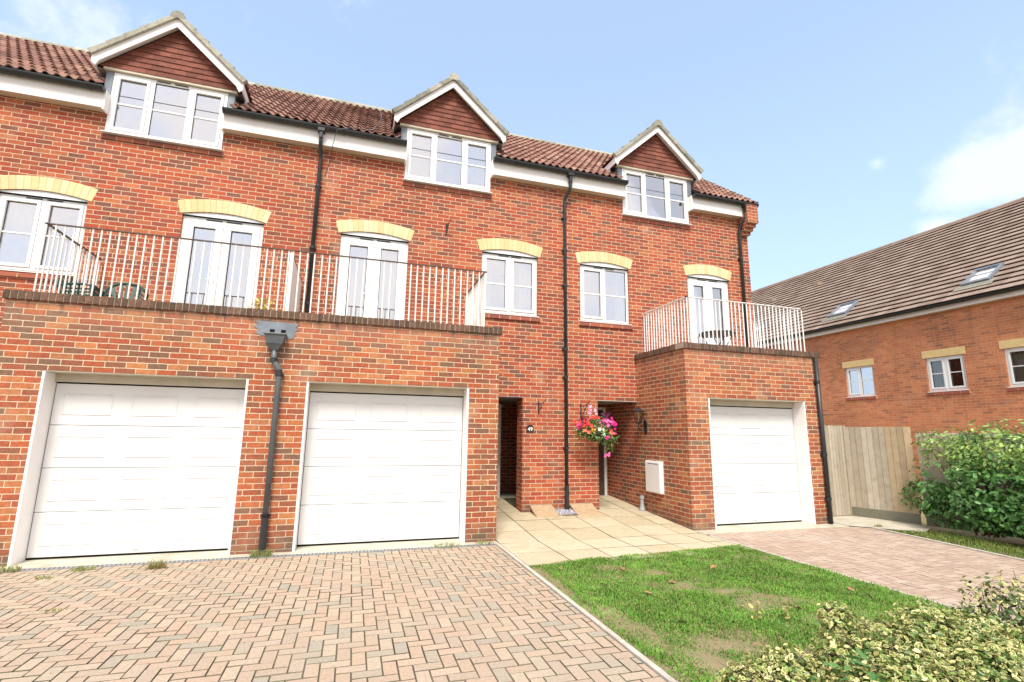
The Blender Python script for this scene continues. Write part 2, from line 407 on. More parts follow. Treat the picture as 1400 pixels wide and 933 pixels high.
def arch(parent, x0, x1, zs, y, rise_in=.085, th=.225, n=None):
    """segmental arch of buff bricks on end above a window whose head is at zs"""
    w = (x1-x0)/2; xc = (x0+x1)/2; n = n or int(round((x1-x0)/.085))
    Rr = (w*w+rise_in*rise_in)/(2*rise_in); zc = zs+.02+rise_in-Rr; a0 = math.asin(w/Rr)
    mb = MB(); j = MB(); 
    for i in range(n):
        p = -a0+2*a0*i/n+.0022/Rr*1.0; q = -a0+2*a0*(i+1)/n-.0022/Rr
        e0 = 1.0
        pts = [(xc+Rr*math.sin(p), zc+Rr*math.cos(p)), (xc+Rr*math.sin(q), zc+Rr*math.cos(q)), (xc+(Rr+th)*math.sin(q), zc+(Rr+th)*math.cos(q)), (xc+(Rr+th)*math.sin(p), zc+(Rr+th)*math.cos(p))]
        mb.prism(pts, y-.006, y+.105)
    N = 14; inn = [(xc+Rr*math.sin(-a0+2*a0*i/N), zc+Rr*math.cos(-a0+2*a0*i/N)) for i in range(N+1)]; out = [(xc+(Rr+th)*math.sin(-a0+2*a0*i/N), zc+(Rr+th)*math.cos(-a0+2*a0*i/N)) for i in range(N+1)]
    j.prism(inn+out[::-1], y-.003, y+.10)
    o = mb.build('brick_arch', M['buff'], parent, bevel=.003)
    j.build('joint', M['buffjoint'], o)
    b = MB(); b.prism([(x0, zs+.014)]+[(x, z-.004) for x, z in inn]+[(x1, zs+.014)], y+.02, y+.09); b.build('head_board', M['white'], o)
    k = MB(); k.box(x0, x1, y+.01, y+.09, zs+.001, zs+.013); k.build('drip_strip', M['rubber'], o)
def brick_sill(parent, x0, x1, zt, y, proj=.035):
    mb = MB(); n = int(round((x1-x0)/.226)); w = (x1-x0)/n
    for i in range(n): mb.hexa([(x0+i*w+.005, y-proj, zt-.085), (x0+(i+1)*w-.005, y-proj, zt-.085), (x0+(i+1)*w-.005, y+.1, zt-.085), (x0+i*w+.005, y+.1, zt-.085)],
                               [(x0+i*w+.005, y-proj, zt-.018), (x0+(i+1)*w-.005, y-proj, zt-.018), (x0+(i+1)*w-.005, y+.1, zt-.002), (x0+i*w+.005, y+.1, zt-.002)])
    o = mb.build('brick_sill', M['sill_brick'], parent, bevel=.004)
    m = MB(); m.box(x0+.002, x1-.002, y-proj+.006, y+.1, zt-.083, zt-.02); m.build('joint', M['mortar'], o)
def french_door(parent, x0, x1, z0, z1, y):
    f = MB(); ring(f, x0, x1, z0, z1, y, y+.07, .055)
    fr = f.build('french_door', M['white'], parent, bevel=.005)
    xm = (x0+x1)/2
    for a, b, s in ((x0+.057, xm-.002, 1), (xm+.002, x1-.057, -1)):
        l = MB(); c, d = z0+.057, z1-.057
        ring(l, a, b, c, d, y-.016, y+.05, .115); lf = l.build('door_leaf', M['white'], fr, bevel=.008)
        g = MB(); g.box(a+.115, b-.115, y+.03, y+.036, c+.115, d-.115); g.build('pane', M['glass'], lf)
        q = MB(); ring(q, a+.115, b-.115, c+.115, d-.115, y+.02, y+.0295, .009); q.build('seal', M['rubber'], lf)
        if s == 1:
            h = MB(); hz = z0+.98; h.box(b-.07, b-.045, y-.024, y-.017, hz-.12, hz+.1); h.tube([(b-.057, y-.02, hz+.03), (b-.057, y-.06, hz+.03), (b-.16, y-.06, hz+.03)], .008, 8)
            h.build('handle', M['white'], lf, bevel=.002)
    v = MB()
    for s in (-1, 1): v.box(xm+s*.15-.12, xm+s*.15+.12, y-.012, y-.0005, z1-.036, z1-.022)
    v.build('trickle_vent', M['rubber'], fr)
    room(x0, x1, z0, z1, y+.075, 1.4, 'room', fr)
    curtain(x0+.02, x1-.02, z0-.05, z1, y+.2, 'curtain', fr, waves=16, amp=.018)
    return fr
def garage_door(parent, x0, x1, z1, y, lab=None):
    """sectional door; the opening runs x0..x1, 0..z1 in a wall whose face is at y"""
    yd = y+.27; z0 = .035; zt = z1-.115
    t = .028
    hd = MB(); hd.box(x0+.0005, x1-.0005, y+.004, yd-.0355, z1-.012, z1-.0005); hd.box(x0+.0005, x1-.0005, yd-.035, yd+.06, zt, z1-.0005); go = hd.build('garage_door', M['lintel'], parent, bevel=.002, label=lab)
    for a, b in ((x0+.0005, x0+t), (x1-t, x1-.0005)):
        fr = MB(); fr.box(a, b, y-.003, yd+.06, .0, zt-.0005); fr.box(a, b, y-.003, yd-.036, zt, z1-.0125); fr.build('door_jamb', M['whitepaint'], go, bevel=.003)
    se = MB(); se.box(x0+t, x1-t, yd+.012, yd+.06, zt-.02, zt-.0005); se.box(x0+t, x0+t+.008, yd+.012, yd+.06, 0, zt-.021); se.box(x1-t-.008, x1-t, yd+.012, yd+.06, 0, zt-.021)
    se.box(x0+t, x1-t, yd+.012, yd+.06, .004, z0+.01); se.build('seal', M['rubber'], go)
    a, b = x0+t+.008, x1-t-.008; H = (zt-.016-z0)/4
    for k in range(4):
        c = z0+k*H+.003; d = z0+(k+1)*H-.003
        p = MB(); p.box(a, b, yd, yd+.04, c, d)
        po = p.build('door_section', M['garage'], go, bevel=.004)
        e = MB(); w = (b-a)/3
        for i in range(3):
            xa, xb = a+i*w+.10, a+(i+1)*w-.10; za, zb = c+.12, d-.12
            # raised frame moulding with sloping sides and a raised field
            def moul(x_0, x_1, z_0, z_1, o, h):
                lo = [(x_0, yd-.0006, z_0), (x_1, yd-.0006, z_0), (x_1, yd-.0006, z_1), (x_0, yd-.0006, z_1)]
                hi = [(x_0+o, yd-h, z_0+o), (x_1-o, yd-h, z_0+o), (x_1-o, yd-h, z_1-o), (x_0+o, yd-h, z_1-o)]
                e.fs(lo+hi, [(0,1,5,4),(1,2,6,5),(2,3,7,6),(3,0,4,7)])
                return hi
            hi = moul(xa, xb, za, zb, .012, .010)
            h2 = [(x+(.018 if x < (xa+xb)/2 else -.018), yd-.001, z+(.018 if z < (za+zb)/2 else -.018)) for x, _, z in hi]
            e.fs(hi+h2, [(0,1,5,4),(1,2,6,5),(2,3,7,6),(3,0,4,7)])
            h3 = [(x+(.02 if x < (xa+xb)/2 else -.02), yd-.0035, z+(.02 if z < (za+zb)/2 else -.02)) for x, _, z in h2]
            e.fs(h2+h3, [(0,1,5,4),(1,2,6,5),(2,3,7,6),(3,0,4,7),(4,5,6,7)])
        e.build('embossed_panel', M['garage'], po)
    lh = MB(); xm = (a+b)/2; lh.box(xm-.03, xm+.03, yd-.022, yd-.001, z0+.05, z0+.07); lh.build('pull_handle', M['white'], go, bevel=.003)
    bk = MB(); bk.face([(x0, yd+.062, 0), (x1, yd+.062, 0), (x1, yd+.062, z1), (x0, yd+.062, z1)]); bk.build('backing', M['rubber'], go)

# ------------------------------------------------------------------ gutters and pipes
GY, GZ, GR = 8.78, 6.912, .070
def gutter(parent, x0, x1, y=GY, z=GZ, r=GR, name='gutter', capL=True, capR=True, along='x'):
    mb = MB(); n = 10; vs = []
    P = (lambda s, a, b: (s, y+a, z+b)) if along == 'x' else (lambda s, a, b: (y+a, s, z+b))
    for s in (x0, x1):
        for rr in (r, r-.004):
            for k in range(n+1):
                q = math.pi+math.pi*k/n; vs.append(P(s, rr*math.cos(q), rr*math.sin(q)))
    m_ = n+1; fs = []
    for k in range(n):
        fs += [(k, k+1, 2*m_+k+1, 2*m_+k), (m_+k+1, m_+k, 3*m_+k, 3*m_+k+1), (k, m_+k, m_+k+1, k+1), (2*m_+k, 2*m_+k+1, 3*m_+k+1, 3*m_+k)]
    fs += [(0, 2*m_, 3*m_, m_), (n, m_+n, 3*m_+n, 2*m_+n)]
    mb.fs(vs, fs)
    for s, c in ((x0, capL), (x1, capR)):
        if c:
            ring_ = [P(s+(.004 if s == x0 else -.004), r*1.06*math.cos(math.pi+math.pi*k/n), r*1.06*math.sin(math.pi+math.pi*k/n)) for k in range(n+1)]
            ring2 = [P(s+(.016 if s == x1 else -.016), r*1.06*math.cos(math.pi+math.pi*k/n), r*1.06*math.sin(math.pi+math.pi*k/n)) for k in range(n+1)]
            mb.fs(ring_+ring2, [tuple(range(m_)), tuple(range(m_, 2*m_))[::-1]]+[(k, k+1, k+1+m_, k+m_) for k in range(n)]+[(0, m_, 2*m_-1, m_-1)])
    # joint collars / brackets
    s = x0+.45
    while s < x1-.15:
        vs = []
        for d in (-.022, .022):
            for k in range(n+1):
                q = math.pi+math.pi*k/n; vs.append(P(s+d, (r+.007)*math.cos(q), (r+.007)*math.sin(q)+.002))
        mb.fs(vs, [(k, k+1, k+1+m_, k+m_) for k in range(n)]+[tuple(range(m_)), tuple(range(m_, 2*m_))[::-1]]); s += .92
    return mb.build(name, M['black'], parent)
def downpipe(parent, pts, r=.034, mat='black', clips=(), name='downpipe', wall=Ym):
    mb = MB(); mb.tube(pts, r, 12)
    o = mb.build(name, M[mat], parent, smooth=False)
    me = o.data; me.polygons.foreach_set('use_smooth', [len(p.vertices) == 4 for p in me.polygons])
    for (x, y, z) in clips:
        c = MB(); c.tube([(x, y, z-.025), (x, y, z+.025)], r+.007, 12); c.box(x-.055, x+.055, y+.01, wall-.001, z-.014, z+.014)
        c.build('pipe_clip', M['black'], o)
    return o

# ------------------------------------------------------------------ dormer
def dormer(house, xc, hw=.84, curt=()):
    z0, zb = 6.26, 7.40; yF = 8.80; apex = 8.50; foot = 1.12; footz = 7.49
    slope = (apex-footz)/foot; L = math.hypot(foot, apex-footz)
    fo = xc+foot
    dm = MB()  # tile-hung gable: sloping courses clipped to the triangle
    g = .098; y = Ym-.055; zt = zb+.0; k = 0; gt = apex-.17
    while zt < gt-.02:
        z1 = min(zt+g, gt)
        def half(z): return max(0., (gt-z)/slope)
        a, b = half(zt), half(z1)
        # tiles in this course
        off = .083 if k % 2 else 0
        xs = [-a]+[x for x in np.arange(-1.4+off, 1.4, .166) if -a < x < a]+[a]
        for p, q in zip(xs, xs[1:]):
            c0 = max(-b, min(b, p)); c1 = max(-b, min(b, q)); jj = random.uniform(-.003, .003)
            pp, qq = p+(.0015), q-(.0015)
            lo = [(xc+pp, y-.022+jj, zt-.012), (xc+qq, y-.022-jj, zt-.012), (xc+qq, y-.004, zt-.012), (xc+pp, y-.004, zt-.012)]
            hi = [(xc+c0, y-.006, z1), (xc+c1, y-.006, z1), (xc+c1, y+.004, z1), (xc+c0, y+.004, z1)]
            dm.hexa(lo, hi)
        zt += g; k += 1
    bk = half(zb)
    root = dm.build('dormer_gable', M['hung'], house)
    b = MB(); b.prism([(xc-bk-.05, zb-.012), (xc+bk+.05, zb-.012), (xc, apex-.1)], y+.006, y+.05); b.build('gable_backing', M['rubber'], root)
    # head board under the tiles
    hb = MB(); hb.box(xc-.98, xc+.98, y-.012, Ym+.02, zb-.052, zb-.0125); hb.build('head_board', M['cream'], root, bevel=.003)
    # bargeboards
    for s in (-1, 1):
        bb = MB(); t = .175
        top = [(xc, apex), (xc+s*foot, footz)]
        f2 = foot-.02
        pts = [(xc, apex-.035), (xc, apex-.035-t), (xc+s*(f2-.11), footz+.11*slope-.035-t+.02*slope), (xc+s*(f2-.06), footz-.04-t+.02), (xc+s*f2, footz-.02-t+.055), (xc+s*f2, footz-.035+.02*slope)]
        if s == 1: pts = pts
        else: pts = pts[::-1]
        bb.prism(pts, yF, yF+.025); bb.build('bargeboard', M['whitepaint'], root, bevel=.003)
        sf = MB()   # sloping soffit behind the bargeboard, running back along the eave
        n_ = Vector((0, 0, 1)); x_a, x_b = xc+s*.0, xc+s*(f2-.01)
        za, zb_ = apex-.10, footz-.10+.03*slope
        A = [(x_a, yF+.027, za-.03), (x_b, yF+.027, zb_-.03), (x_b, 9.9, zb_-.03), (x_a, 9.9, za-.03)]
        B = [(p[0], p[1], p[2]+.03) for p in A]
        if s == 1: sf.hexa(A, B)
        else: sf.hexa([A[1], A[0], A[3], A[2]], [B[1], B[0], B[3], B[2]])
        sf.build('soffit', M['whitepaint'], root)
        ef = MB(); ef.box(min(xc+s*f2, xc+s*(f2-.02)), max(xc+s*f2, xc+s*(f2-.02)), yF+.0265, 9.75, footz-.16, footz-.02); ef.build('side_fascia', M['whitepaint'], root)
        # lead cheek: front strip and side
        c = MB(); xa, xb = sorted((xc+s*(hw+.004), xc+s*(hw+.11)))
        c.box(xa, xb, Ym-.02, 10.1, 6.74, zb-.0535); c.build('lead_cheek', M['lead'], root, bevel=.004)
        fl = MB(); xo = xc+s*(hw+.11); x2 = xo+s*.12; xl, xr = sorted((xo, x2)); fl.fs([(xl, 8.84, 7.0), (xr, 8.84, 7.0), (xr, 10.1, 7.0+1.26*.839), (xl, 10.1, 7.0+1.26*.839)], [(0,1,2,3)]); fl.build('lead_flashing', M['lead'], root)
        # tiled slope
        U = (0, 1, 0); V = Vector((-s*foot, 0, apex-footz)).normalized()
        rt = roof_tiles((fo if s == 1 else xc-foot, yF-.03, footz), U, V, 2.1, L, .29, .3, 2, .022, 8, seed=int(xc*10)+s+50)
        ro = rt.build('dormer_roof', M['roof'], root)
        # verge: stepped grey cloaked tile edges
        vg = MB(); nn = int(L/.29)+1
        for q in range(nn):
            t0, t1 = q*.29, min(L, q*.29+.30); o = Vector((fo if s == 1 else xc-foot, yF-.045, footz)); N = Vector((s*(apex-footz), 0, foot)).normalized()
            p0, p1 = o+V*t0, o+V*t1
            a0, a1 = p0+N*.052, p1+N*.028
            d0, d1 = p0-N*.040, p1-N*.040
            dy = Vector((0, .09, 0))
            fr_ = [d0, d1, a1, a0]
            vs = fr_+[p+dy for p in fr_]; fs = [(0,1,2,3),(7,6,5,4),(3,2,6,7),(0,3,7,4),(1,0,4,5),(2,1,5,6)]
            if s == 1: fs = [f[::-1] for f in fs]
            vg.fs(vs, fs)
        vg.build('verge_tile', M['roof_d'], root, bevel=.004)
    rd = MB(); half_round(rd, (xc, yF-.05, apex-.045), (xc, 10.75, apex-.045), .105, .4); rd.build('ridge_tile', M['roof_d'], root)
    # window
    return window(house, xc-hw, xc+hw, z0, zb-.06, Ym-.02, 3, (0, 2), .5, curtains=curt)

TP = math.tan(R(40)); EZ, EY = 6.93, 8.76; RY = 11.70; RZ = EZ+(RY-EY)*TP
def main_roof(house, x0, x1, dorm, seed, verge=False):
    L = math.hypot(RY-EY, RZ-EZ)
    sk = lambda p: abs(p.x-dorm) < .90 and p.y < 10.0
    # three fields so that the tiles stop exactly at the dormer cheeks
    a, b = dorm-.95, dorm+.95; mb = MB(); V = (0, RY-EY, RZ-EZ)
    roof_tiles((x0, EY, EZ), (1,0,0), V, a-x0, L, .3, .3, 2, .040, 10, mb=mb, seed=seed)
    roof_tiles((b, EY, EZ), (1,0,0), V, x1-b, L, .3, .3, 2, .040, 10, mb=mb, seed=seed+1)
    t = 1.24/math.cos(R(40)); t = round(t/.3)*.3; Vn = Vector(V).normalized()
    roof_tiles(Vector((a, EY, EZ))+Vn*t, (1,0,0), V, b-a, L-t, .3, .3, 2, .040, 10, mb=mb, seed=seed+2)
    ro = mb.build('roof', M['roof'], house)
    u = MB(); u.face([(x0, EY+.02, EZ-.015), (a, EY+.02, EZ-.015), (a, RY, RZ-.03), (x0, RY, RZ-.03)]); u.face([(b, EY+.02, EZ-.015), (x1, EY+.02, EZ-.015), (x1, RY, RZ-.03), (b, RY, RZ-.03)])
    u.face([(x0, RY, RZ), (x1, RY, RZ), (x1, RY+RY-EY, EZ), (x0, RY+RY-EY, EZ)])
    u.build('roof_underlay', M['felt'], ro)
    rd = MB(); half_round(rd, (x0, RY, RZ-.05), (x1, RY, RZ-.05), .12, .45); rd.build('ridge_tile', M['roof_d'], ro)
    # gutters, fascia, soffit each side of the dormer
    for p, q, cl, cr in ((x0, dorm-.86, x0 < -8, True), (dorm+.86, x1, True, verge)):
        if q-p < .2: continue
        gutter(house, p, q, capL=cl, capR=cr)
        e = q if not verge or q != x1 else 8.36
        f = MB(); f.box(p, e, 8.842, 8.862, 6.60, 6.885); f.build('fascia', M['whitepaint'], house, bevel=.002)
        s = MB(); s.box(p, e, 8.8625, Ym-.001, 6.602, 6.62); s.build('soffit', M['cream'], house)
        if cl or cr:
            bx = MB()
            if cr and not (verge and q == x1): bx.box(q-.002, q+.03, 8.83, Ym-.022, 6.50+.07, 6.90)
            if cl and p > -10: bx.box(p-.03, p+.002, 8.83, Ym-.022, 6.57, 6.90)
            if bx.v: bx.build('box_end', M['whitepaint'], house, bevel=.003)
    return ro

def coping(house, path, z=3.08, h=.105, w=.24, out=.035):
    """brick-on-edge coping along straight runs; path items: (axis, a, b, face, sign)"""
    mb = MB(); j = MB()
    for ax, a, b, face, sg in path:
        n = int(round((b-a)/.075)); s = (b-a)/n
        lo, hi = sorted((face-sg*out*-1*-1, face+sg*(w-out)))
        lo, hi = sorted((face-sg*out, face+sg*(w-out)))
        for i in range(n):
            d = random.uniform(-.003, .003); zt = z+h+random.uniform(-.003, .003)
            if ax == 'x': mb.box(a+i*s+.004, a+(i+1)*s-.004, lo+d, hi, z, zt)
            else: mb.box(lo+(d if sg > 0 else 0), hi+(d if sg < 0 else 0), a+i*s+.004, a+(i+1)*s-.004, z, zt)
        if ax == 'x': j.box(a, b, lo+.007, hi-.004, z+.001, z+h-.008)
        else: j.box(lo+.007, hi-.007, a, b, z+.001, z+h-.008)
    o = mb.build('coping', M['brown_edge'], house, bevel=.005); j.build('joint', M['mortar_d'], o)
def railing(house, name_mat, hand_mat, runs, zb, zt, sp=.1, posts=True):
    """runs: list of ((x,y),(x,y)); handrail is the part, balusters are its sub-parts"""
    h = MB()
    for (p, q) in runs:
        P, Q = Vector((*p, 0)), Vector((*q, 0)); d = (Q-P).normalized(); n = Vector((-d.y, d.x, 0))
        for z0, z1, w in ((zt-.012, zt, .02),):
            a, b = P-d*.02, Q+d*.02
            h.hexa([a-n*w+Vector((0,0,z0)), b-n*w+Vector((0,0,z0)), b+n*w+Vector((0,0,z0)), a+n*w+Vector((0,0,z0))], [a-n*w+Vector((0,0,z1)), b-n*w+Vector((0,0,z1)), b+n*w+Vector((0,0,z1)), a+n*w+Vector((0,0,z1))])
    root = h.build('balcony_railing', M[hand_mat], house)
    bm = MB(); bm.tube([(0,0,zb), (0,0,zt-.0125)], .0105, 8); proto = None
    seen = set()
    for (p, q) in runs:
        P, Q = Vector((*p, 0)), Vector((*q, 0)); L = (Q-P).length; n = int(round(L/sp))
        for i in range(n+1):
            c = P.lerp(Q, i/n); key = (round(c.x, 3), round(c.y, 3))
            if key in seen: continue
            seen.add(key)
            if proto is None:
                proto = bm.build('baluster', M[name_mat], root); base = proto.location.copy(); o = proto
            else:
                o = proto.copy(); col.objects.link(o); o.parent = root
            o.location = base+Vector((c.x, c.y, 0)); o.rotation_euler = (random.gauss(0, .0007), random.gauss(0, .0007), 0)
    return root

# ================================================================== THE THREE HOUSES
def house(x0, x1, dorm, label, holes_y, seed, base=(0, 0)):
    h = thing('terraced_house', ((x0+x1)/2, Ym, 0), label, 'house', 'houses of the brick terrace')
    return h
BD = -.95; BE = 3.92; XE = 8.60; XL = -5.70; XD = -10.5
H = [
 dict(x0=XL, x1=BD, dorm=-3.30, wins=[(-5.32, -4.20, 3.85, 5.03)], fds=[(-2.90, -1.68)], doors=[]),
 dict(x0=BD, x1=BE, dorm=1.465, wins=[(2.18, 3.33, 3.83, 5.02)], fds=[(-.43, .77)], doors=[(2.113, 3.04, -.2, 2.235)]),
 dict(x0=BE, x1=XE, dorm=6.13, wins=[(4.26, 5.39, 3.83, 5.01)], fds=[(6.87, 7.98)], doors=[(4.61, 5.50, -.2, 2.22)]),
 dict(x0=XD, x1=XL, dorm=-8.10, wins=[], fds=[], doors=[]),
]
labs = ['left brick terraced house with green plastic chairs on its balcony', 'middle brick terraced house between the tall black downpipes, number 49', 'right end brick terraced house with round bistro table on its balcony', 'terraced house cut off by the left photo edge, only its red roof showing']
houses = []
for i, d in enumerate(H):
    ho = house(d['x0'], d['x1'], d['dorm'], labs[i], None, i); houses.append(ho)
    holes = []
    for a, b, c, e in d['wins']: holes.append((a, b, c-.0, e+.105))
    for a, b in d['fds']: holes.append((a, b, 2.95, 5.13))
    dx = d['dorm']; holes.append((dx-.84, dx+.84, 6.26, 6.95))
    holes += d['doors']
    w = MB(); wall_y(w, d['x0'], d['x1'], -.3, 6.95, Ym, .105, holes)
    # party / rear walls
    gw = MB()
    if i == 2:
        gw.fs([(XE, Ym+.105, -.3), (XE, 14.4, -.3), (XE, 14.4, 7.0), (XE, RY, RZ-.03), (XE, Ym+.105, 7.12)], [(0,1,2,3,4)])
    if i == 3: gw.fs([(XD, Ym+.105, -.3), (XD, 14.4, -.3), (XD, 14.4, 7.0), (XD, RY, RZ-.03), (XD, Ym+.105, 7.12)], [(4,3,2,1,0)])
    if gw.v: gw.build('gable_wall', M['brick'], ho)
    rw_ = MB(); rw_.face([(d['x0'], 14.4, -.3), (d['x0'], 14.4, 7), (d['x1'], 14.4, 7), (d['x1'], 14.4, -.3)])
    rw_.build('rear_wall', M['brick'], ho); w.build('wall', M['brick'], ho)
    main_roof(ho, d['x0'], d['x1']+(.12 if i == 2 else 0), dx, 10*i+3, verge=(i == 2))
    dormer(ho, dx, curt=[[], [(.78, 1.0)], [(.0, .62), (.8, 1.)], []][i])  # right dormer's white curtains stand in for bright reflections in its panes
    brick_sill(ho, dx-.88, dx+.88, 6.23, Ym, .03)
    for a, b, c, e in d['wins']:
        cur = {0: [(-.02, .40)], 1: [(.0, .22), (.70, 1.0)], 2: [(.80, 1.0)]}[i]
        window(ho, a, b, c, e, Ym+.045, 2, (0, 1) if i != 2 else (0,), .5, curtains=cur)
        arch(ho, a-.05, b+.05, e, Ym); brick_sill(ho, a-.05, b+.05, c-.032, Ym)
    for a, b in d['fds']:
        french_door(ho, a, b, 2.96, 5.03, Ym+.045); arch(ho, a-.04, b+.04, 5.03, Ym)
    for k, (a, b, c, e) in enumerate(d['doors']):
        # recessed porch: side walls, ceiling, back wall with a door
        yb = 10.30; p = MB(); aa = a if i == 2 else 2.113
        if i == 1:
            xw, yj, yk = 3.95, 9.33, 11.3  # middle recess widened into an unseen, guessed lobby so it falls dark
            p.face([(aa, Ym+.1055, -.2), (aa, yk, -.2), (aa, yk, e), (aa, Ym+.1055, e)]); p.face([(b, yj, -.2), (b, Ym+.1055, -.2), (b, Ym+.1055, e), (b, yj, e)])
            p.face([(b, yj, -.2), (xw, yj, -.2), (xw, yj, e), (b, yj, e)][::-1]); p.face([(xw, yk, -.2), (xw, yj, -.2), (xw, yj, e), (xw, yk, e)]); p.face([(aa, yk, -.2), (xw, yk, -.2), (xw, yk, e), (aa, yk, e)])
        else:
            xw, yk = b, yb
            p.face([(aa, Ym+.1055, -.2), (aa, yb, -.2), (aa, yb, e), (aa, Ym+.1055, e)]); p.face([(b, yb, -.2), (b, Ym+.1055, -.2), (b, Ym+.1055, e), (b, yb, e)])
            p.face([(aa, yb, -.2), (b, yb, -.2), (b, yb, e), (aa, yb, e)])
        po = p.build('porch_wall', M['brick'], ho)
        c_ = MB(); c_.box(aa, xw, Ym+.106, yk, e, e+.02); c_.build('porch_ceiling', M['plaster'], po)
        l = MB(); l.box(aa+.002, b+(.1 if i == 1 else -.002), Ym-.004, Ym+.104, e-.008, e-.0005); l.build('steel_lintel', M['galv'], po)
        f = MB(); ring(f, aa+.005, b-.06, .14, 2.16, yb-.07, yb-.005, .06); dr = f.build('front_door', M['jamb'], ho, bevel=.004)
        q = MB(); q.box(aa+.066, b-.122, yb-.05, yb-.01, .20, 2.098); q.build('door_leaf', M['doorwood'], dr, bevel=.004)
        kn = MB(); kn.lathe((aa+.62, yb-.075, 1.15), [(.0, -.02), (.022, -.012), (.026, 0), (.022, .012), (.0, .02)], 10); kn.build('door_knob', M['galv'], dr, smooth=True)

A, B, C, _D = houses
# ---- garage blocks
ZC = 3.08
BL, BR, CL, CR = -4.08, 2.11, 5.50, 8.55
for ho, x0, x1, hole, side in ((A, BL, BD, (-3.60, -1.36, -.3, 2.235), 'L'), (B, BD, BR, (-.64, 1.645, -.3, 2.23), 'R'), (C, CL, CR, (5.95, 8.13, -.3, 2.225), 'LR')):
    w = MB(); wall_y(w, x0, x1, -.3, ZC, Yg, .3, [hole])
    if 'L' in side: w.box(x0, x0+.2, Yg+.3005, Ym-.001, -.3, ZC)
    if 'R' in side: w.box(x1-.2, x1, Yg+.3005, Ym-.001, -.3, ZC)
    w.build('garage_wall', M['brick_t'], ho)
    dk = MB(); dk.box(x0+(.201 if 'L' in side else 0), x1-(.201 if 'R' in side else 0), Yg+.301, Ym-.001, 2.70, 2.85); dk.build('terrace_deck', M['concrete'], ho)
    garage_door(ho, hole[0], hole[1], hole[3], Yg)
coping(A, [('x', BL-.035, BD, Yg, 1), ('y', Yg+.205, Ym-.002, BL, 1)])
coping(B, [('x', BD, BR+.035, Yg, 1), ('y', Yg+.205, Ym-.002, BR, -1)])
coping(C, [('x', CL-.035, CR+.035, Yg, 1), ('y', Yg+.205, Ym-.002, CL, 1), ('y', Yg+.205, Ym-.002, CR, -1)])
zr0 = ZC+.10
YR = 7.50
railing(A, 'rail', 'rust', [((-3.88, YR), (-1.03, YR)), ((-3.88, YR), (-3.88, 8.93))], zr0, 4.115, .1)
railing(B, 'rail', 'rust', [((-.98, YR), (1.88, YR)), ((1.88, YR), (1.88, 8.93))], zr0, 4.115, .1)
railing(C, 'rail_w', 'rail_w', [((5.68, YR), (8.36, YR)), ((5.68, YR), (5.68, 8.93)), ((8.36, YR), (8.36, 8.93))], zr0, 4.07, .09)
# solid white privacy panel between the two left balconies
pp = MB(); pp.box(-1.018, -.992, 7.53, 8.95, zr0, 4.06); pp.box(-1.02, -.99, 7.50, 7.528, zr0, 4.09); pp.build('privacy_screen', M['rail'], B, bevel=.004)
ps = MB(); ps.box(-1.022, -.988, 7.53, 8.95, 4.061, 4.075); ps.build('screen_capping', M['rust'], B)

# kneeler corbel at the gable end
k = MB()
k.box(8.372, XE+.075, 8.70, Ym-.002, 6.42, 6.86)
k.box(8.372, XE+.05, 8.76, Ym-.002, 6.345, 6.42); k.box(8.372, XE+.03, 8.83, Ym-.002, 6.27, 6.345); k.box(8.372, XE+.012, 8.90, Ym-.002, 6.195, 6.27)
k.build('gable_corbel', M['brick'], C, bevel=.004)
vb = MB(); vt = Vector((0, RY-EY, RZ-EZ)).normalized(); Lr = math.hypot(RY-EY, RZ-EZ)
for q in range(int(Lr/.3)+1):
    t0, t1 = q*.3, min(Lr, q*.3+.3); p0 = Vector((XE+.10, EY-.01, EZ))+vt*t0; p1 = Vector((XE+.10, EY-.01, EZ))+vt*t1
    n_ = Vector((0, -vt.z, vt.y))
    vb.hexa([p0-n_*.05, p0-n_*.05+Vector((.05,0,0)), p1-n_*.05+Vector((.05,0,0)), p1-n_*.05], [p0+n_*.055, p0+n_*.055+Vector((.05,0,0)), p1+n_*.03+Vector((.05,0,0)), p1+n_*.03])
vb.build('verge_tile', M['roof_d'], C, bevel=.003)

# ---- downpipes
y_ = Ym-.06
downpipe(A, [(-.88, GY, 6.86), (-.88, GY, 6.66), (-.88, GY+.02, 6.58), (-.87, y_-.02, 6.42), (-.87, y_, 6.34), (-.87, y_, ZC+.03)], .034, 'black', [(-.87, y_, 5.85), (-.87, y_, 4.7), (-.87, y_, 3.7)])
ob = MB(); ob.box(-.94, -.82, GY-.065, GY+.06, 6.80, 6.865); ob.box(-.91, -.85, GY-.05, GY+.045, 6.68, 6.80); ob.build('gutter_outlet', M['black'], A, bevel=.008)
downpipe(B, [(3.96, GY, 6.86), (3.96, GY, 6.60), (3.955, GY+.01, 6.54), (3.90, y_-.01, 6.36), (3.895, y_, 6.28), (3.91, y_, .12)], .034, 'black', [(3.895, y_, 5.95), (3.90, y_, 5.25), (3.90, y_, 4.5), (3.90, y_, 3.2), (3.905, y_, 2.65), (3.91, y_, 1.3)])
ob = MB(); ob.box(3.90, 4.02, GY-.065, GY+.06, 6.80, 6.865); ob.box(3.93, 3.99, GY-.05, GY+.045, 6.66, 6.80); ob.build('gutter_outlet', M['black'], B, bevel=.008)
sh = MB(); sh.tube([(3.91, y_, .10), (3.91, y_, .62)], .043, 12); sh.build('pipe_shoe', M['black'], B, smooth=False)
downpipe(C, [(8.40, GY, 6.86), (8.40, GY, 6.62), (8.38, GY+.02, 6.56), (8.33, y_-.02, 6.36), (8.325, y_, 6.28), (8.33, y_, ZC+.03)], .034, 'black', [(8.325, y_, 5.6), (8.33, y_, 4.5)])
